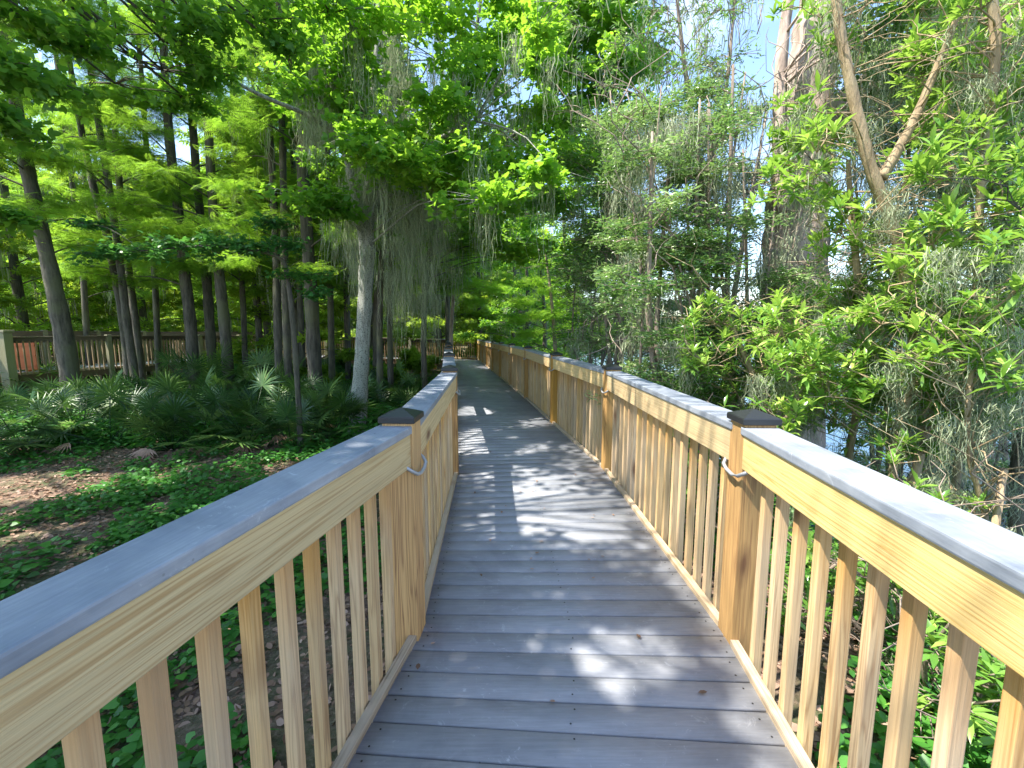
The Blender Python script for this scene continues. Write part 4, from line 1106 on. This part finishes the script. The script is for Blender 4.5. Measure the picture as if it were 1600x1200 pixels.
ps = [((318, 640), 1.55, 15, .75, 'tallest palmetto, its upright fan leaves standing before the mossy-sided trunks'),
      ((400, 640), 1.45, 14, .78, 'wide palmetto spreading one broad fan right of the tallest one')]
for (u, v), h, nf, L, lab in ps: palmetto(lab, atg(u, v), h, nf, L, 2)
gl = 'dark green palmetto of the low clump under the cypress trunks'
proto_p = [palmetto(gl, (-5, 11), .95, 13, .55, 3), palmetto(gl, (-5, 11), .75, 12, .5, 5), palmetto(gl, (-5, 11), 1.1, 13, .6, 1)]
k = 0
for u, v in ((-10, 700), (25, 672), (60, 700), (75, 655), (110, 690), (150, 668), (165, 700), (190, 650), (215, 690), (235, 660), (255, 700), (280, 675), (310, 700), (330, 672), (352, 650), (370, 700), (385, 672), (420, 690), (438, 655), (455, 700), (470, 672), (500, 690), (512, 655), (530, 685), (250, 640), (170, 632), (60, 628), (-20, 650), (-40, 720), (445, 625), (540, 655), (590, 650), (620, 640), (600, 625), (640, 655)):
    x, y = atg(u, v); x += rr_.uniform(-.2, .2); y += rr_.uniform(-.3, .3)
    loc = (x, y, gzf(x, y) - .02); s = rr_.uniform(.8, 1.15)
    if k < 3: proto_p[k].location = loc; proto_p[k].scale = (s, s, s)
    else: copy_tree(proto_p[k % 3], loc, rr_.uniform(0, 6.28), s)
    k += 1

# ------------------------------------------------------------------ ground cover and litter (nobody could count these)
def scatter(n, x0, x1, y0, y1, thr, f=1.0, ph=0):
    x = rng.uniform(x0, x1, n); y = y0 + (y1 - y0) * rng.random(n) ** 1.25
    g = np.sin(x * 1.7 * f + ph) + np.sin(y * 2.1 * f + x * .8 + ph) + .8 * np.sin(x * 3.7 * f - y * 2.9 * f) + .5 * np.sin(x * 9 * f + y * 7 * f)
    k = g > thr
    # keep clear of the walk itself
    xl = np.interp(y, [q[1] for q in Lp], [q[0] for q in Lp]) - .2; xr = np.interp(y, [q[1] for q in Rp], [q[0] for q in Rp]) + .2
    k &= (x < xl) | (x > xr)
    return x[k], y[k]
def cover(name, n, area, thr, kind, size, mat, hmax, f=1.0, ph=0, flat=.35, tone=.5):
    x, y = scatter(n, *area, thr, f, ph); m_ = len(x)
    z = gz(x, y) + rng.uniform(.01, 1, m_) ** 1.5 * hmax
    P = np.stack([x, y, z], -1)
    D = sdir(m_, 0, .6); U = np.array([0, 0, 1.0])[None] + rng.normal(0, flat, (m_, 3))
    me = leaves_mesh(name, P, D, U, size * rng.uniform(.55, 1.3, m_), kind, np.clip(tone + rng.normal(0, .25, m_), 0, 1), mat)
    tag(link(name, me), kind='stuff')
cover('ground_cover', 42000, (-6, -.6, -.2, 9), -.55, 'heart', .062, M['cover'], .16)
cover('ground_cover', 60000, (-15, -2, 3, 14), .45, 'heart', .07, M['cover'], .14, .8, 1)
cover('ground_cover', 26000, (1.1, 4.4, -.2, 9), .2, 'oval', .085, M['cover'], .30, 1.1, 2, tone=.7)
cover('undergrowth', 60000, (-14, -2.2, 8.5, 20), -.8, 'lance', .17, M['cover'], .45, .6, 3, .8)
cover('undergrowth', 26000, (.9, 3.2, 4.5, 22), -1.2, 'oval', .11, M['cover'], .6, .8, 5, .6)
cover('leaf_litter', 45000, (-12, -.5, -.3, 11), -3, 'oval', .06, M['litter'], .03, 1, 0, .45)
cover('leaf_litter', 26000, (1.1, 4.2, -.3, 9), -3, 'oval', .065, M['litter'], .02, 1, 0, .3, .65)
# a few fallen leaves lying on the deck boards
lv = [(832, 768), (1012, 806), (762, 752), (775, 715), (742, 770), (900, 742), (957, 805), (735, 762), (880, 690), (800, 668), (1000, 1000), (868, 1100), (1050, 870), (930, 905), (850, 640), (1105, 1085)] + [(rr_.uniform(740, 940), rr_.uniform(640, 900)) for _ in range(22)] + [(rr_.uniform(640, 680) + (1000 - v_) * .08, v_) for v_ in (1010, 1040, 960, 930, 900, 880)]
for k, (u, v) in enumerate(lv):
    p = px(u, v, 1.0); d = p - Vector((0, 0, EYE)); t = -EYE / d.z; q = Vector((0, 0, EYE)) + d * t
    if q.y > 9.5: continue
    if abs(q.x) > .9: continue
    me = leaves_mesh('fallen_leaf', [(q.x, q.y, .012)], sdir(1, 0, .1), np.array([[0, .15, 1.0]]), [rr_.uniform(.02, .04)], 'oval', np.array([rr_.random()]), M['litter'])
    o = link('fallen_leaf', me); tag(o, 'small dry brown leaf lying on the grey deck boards', 'leaf', 'dry leaves fallen on the deck')
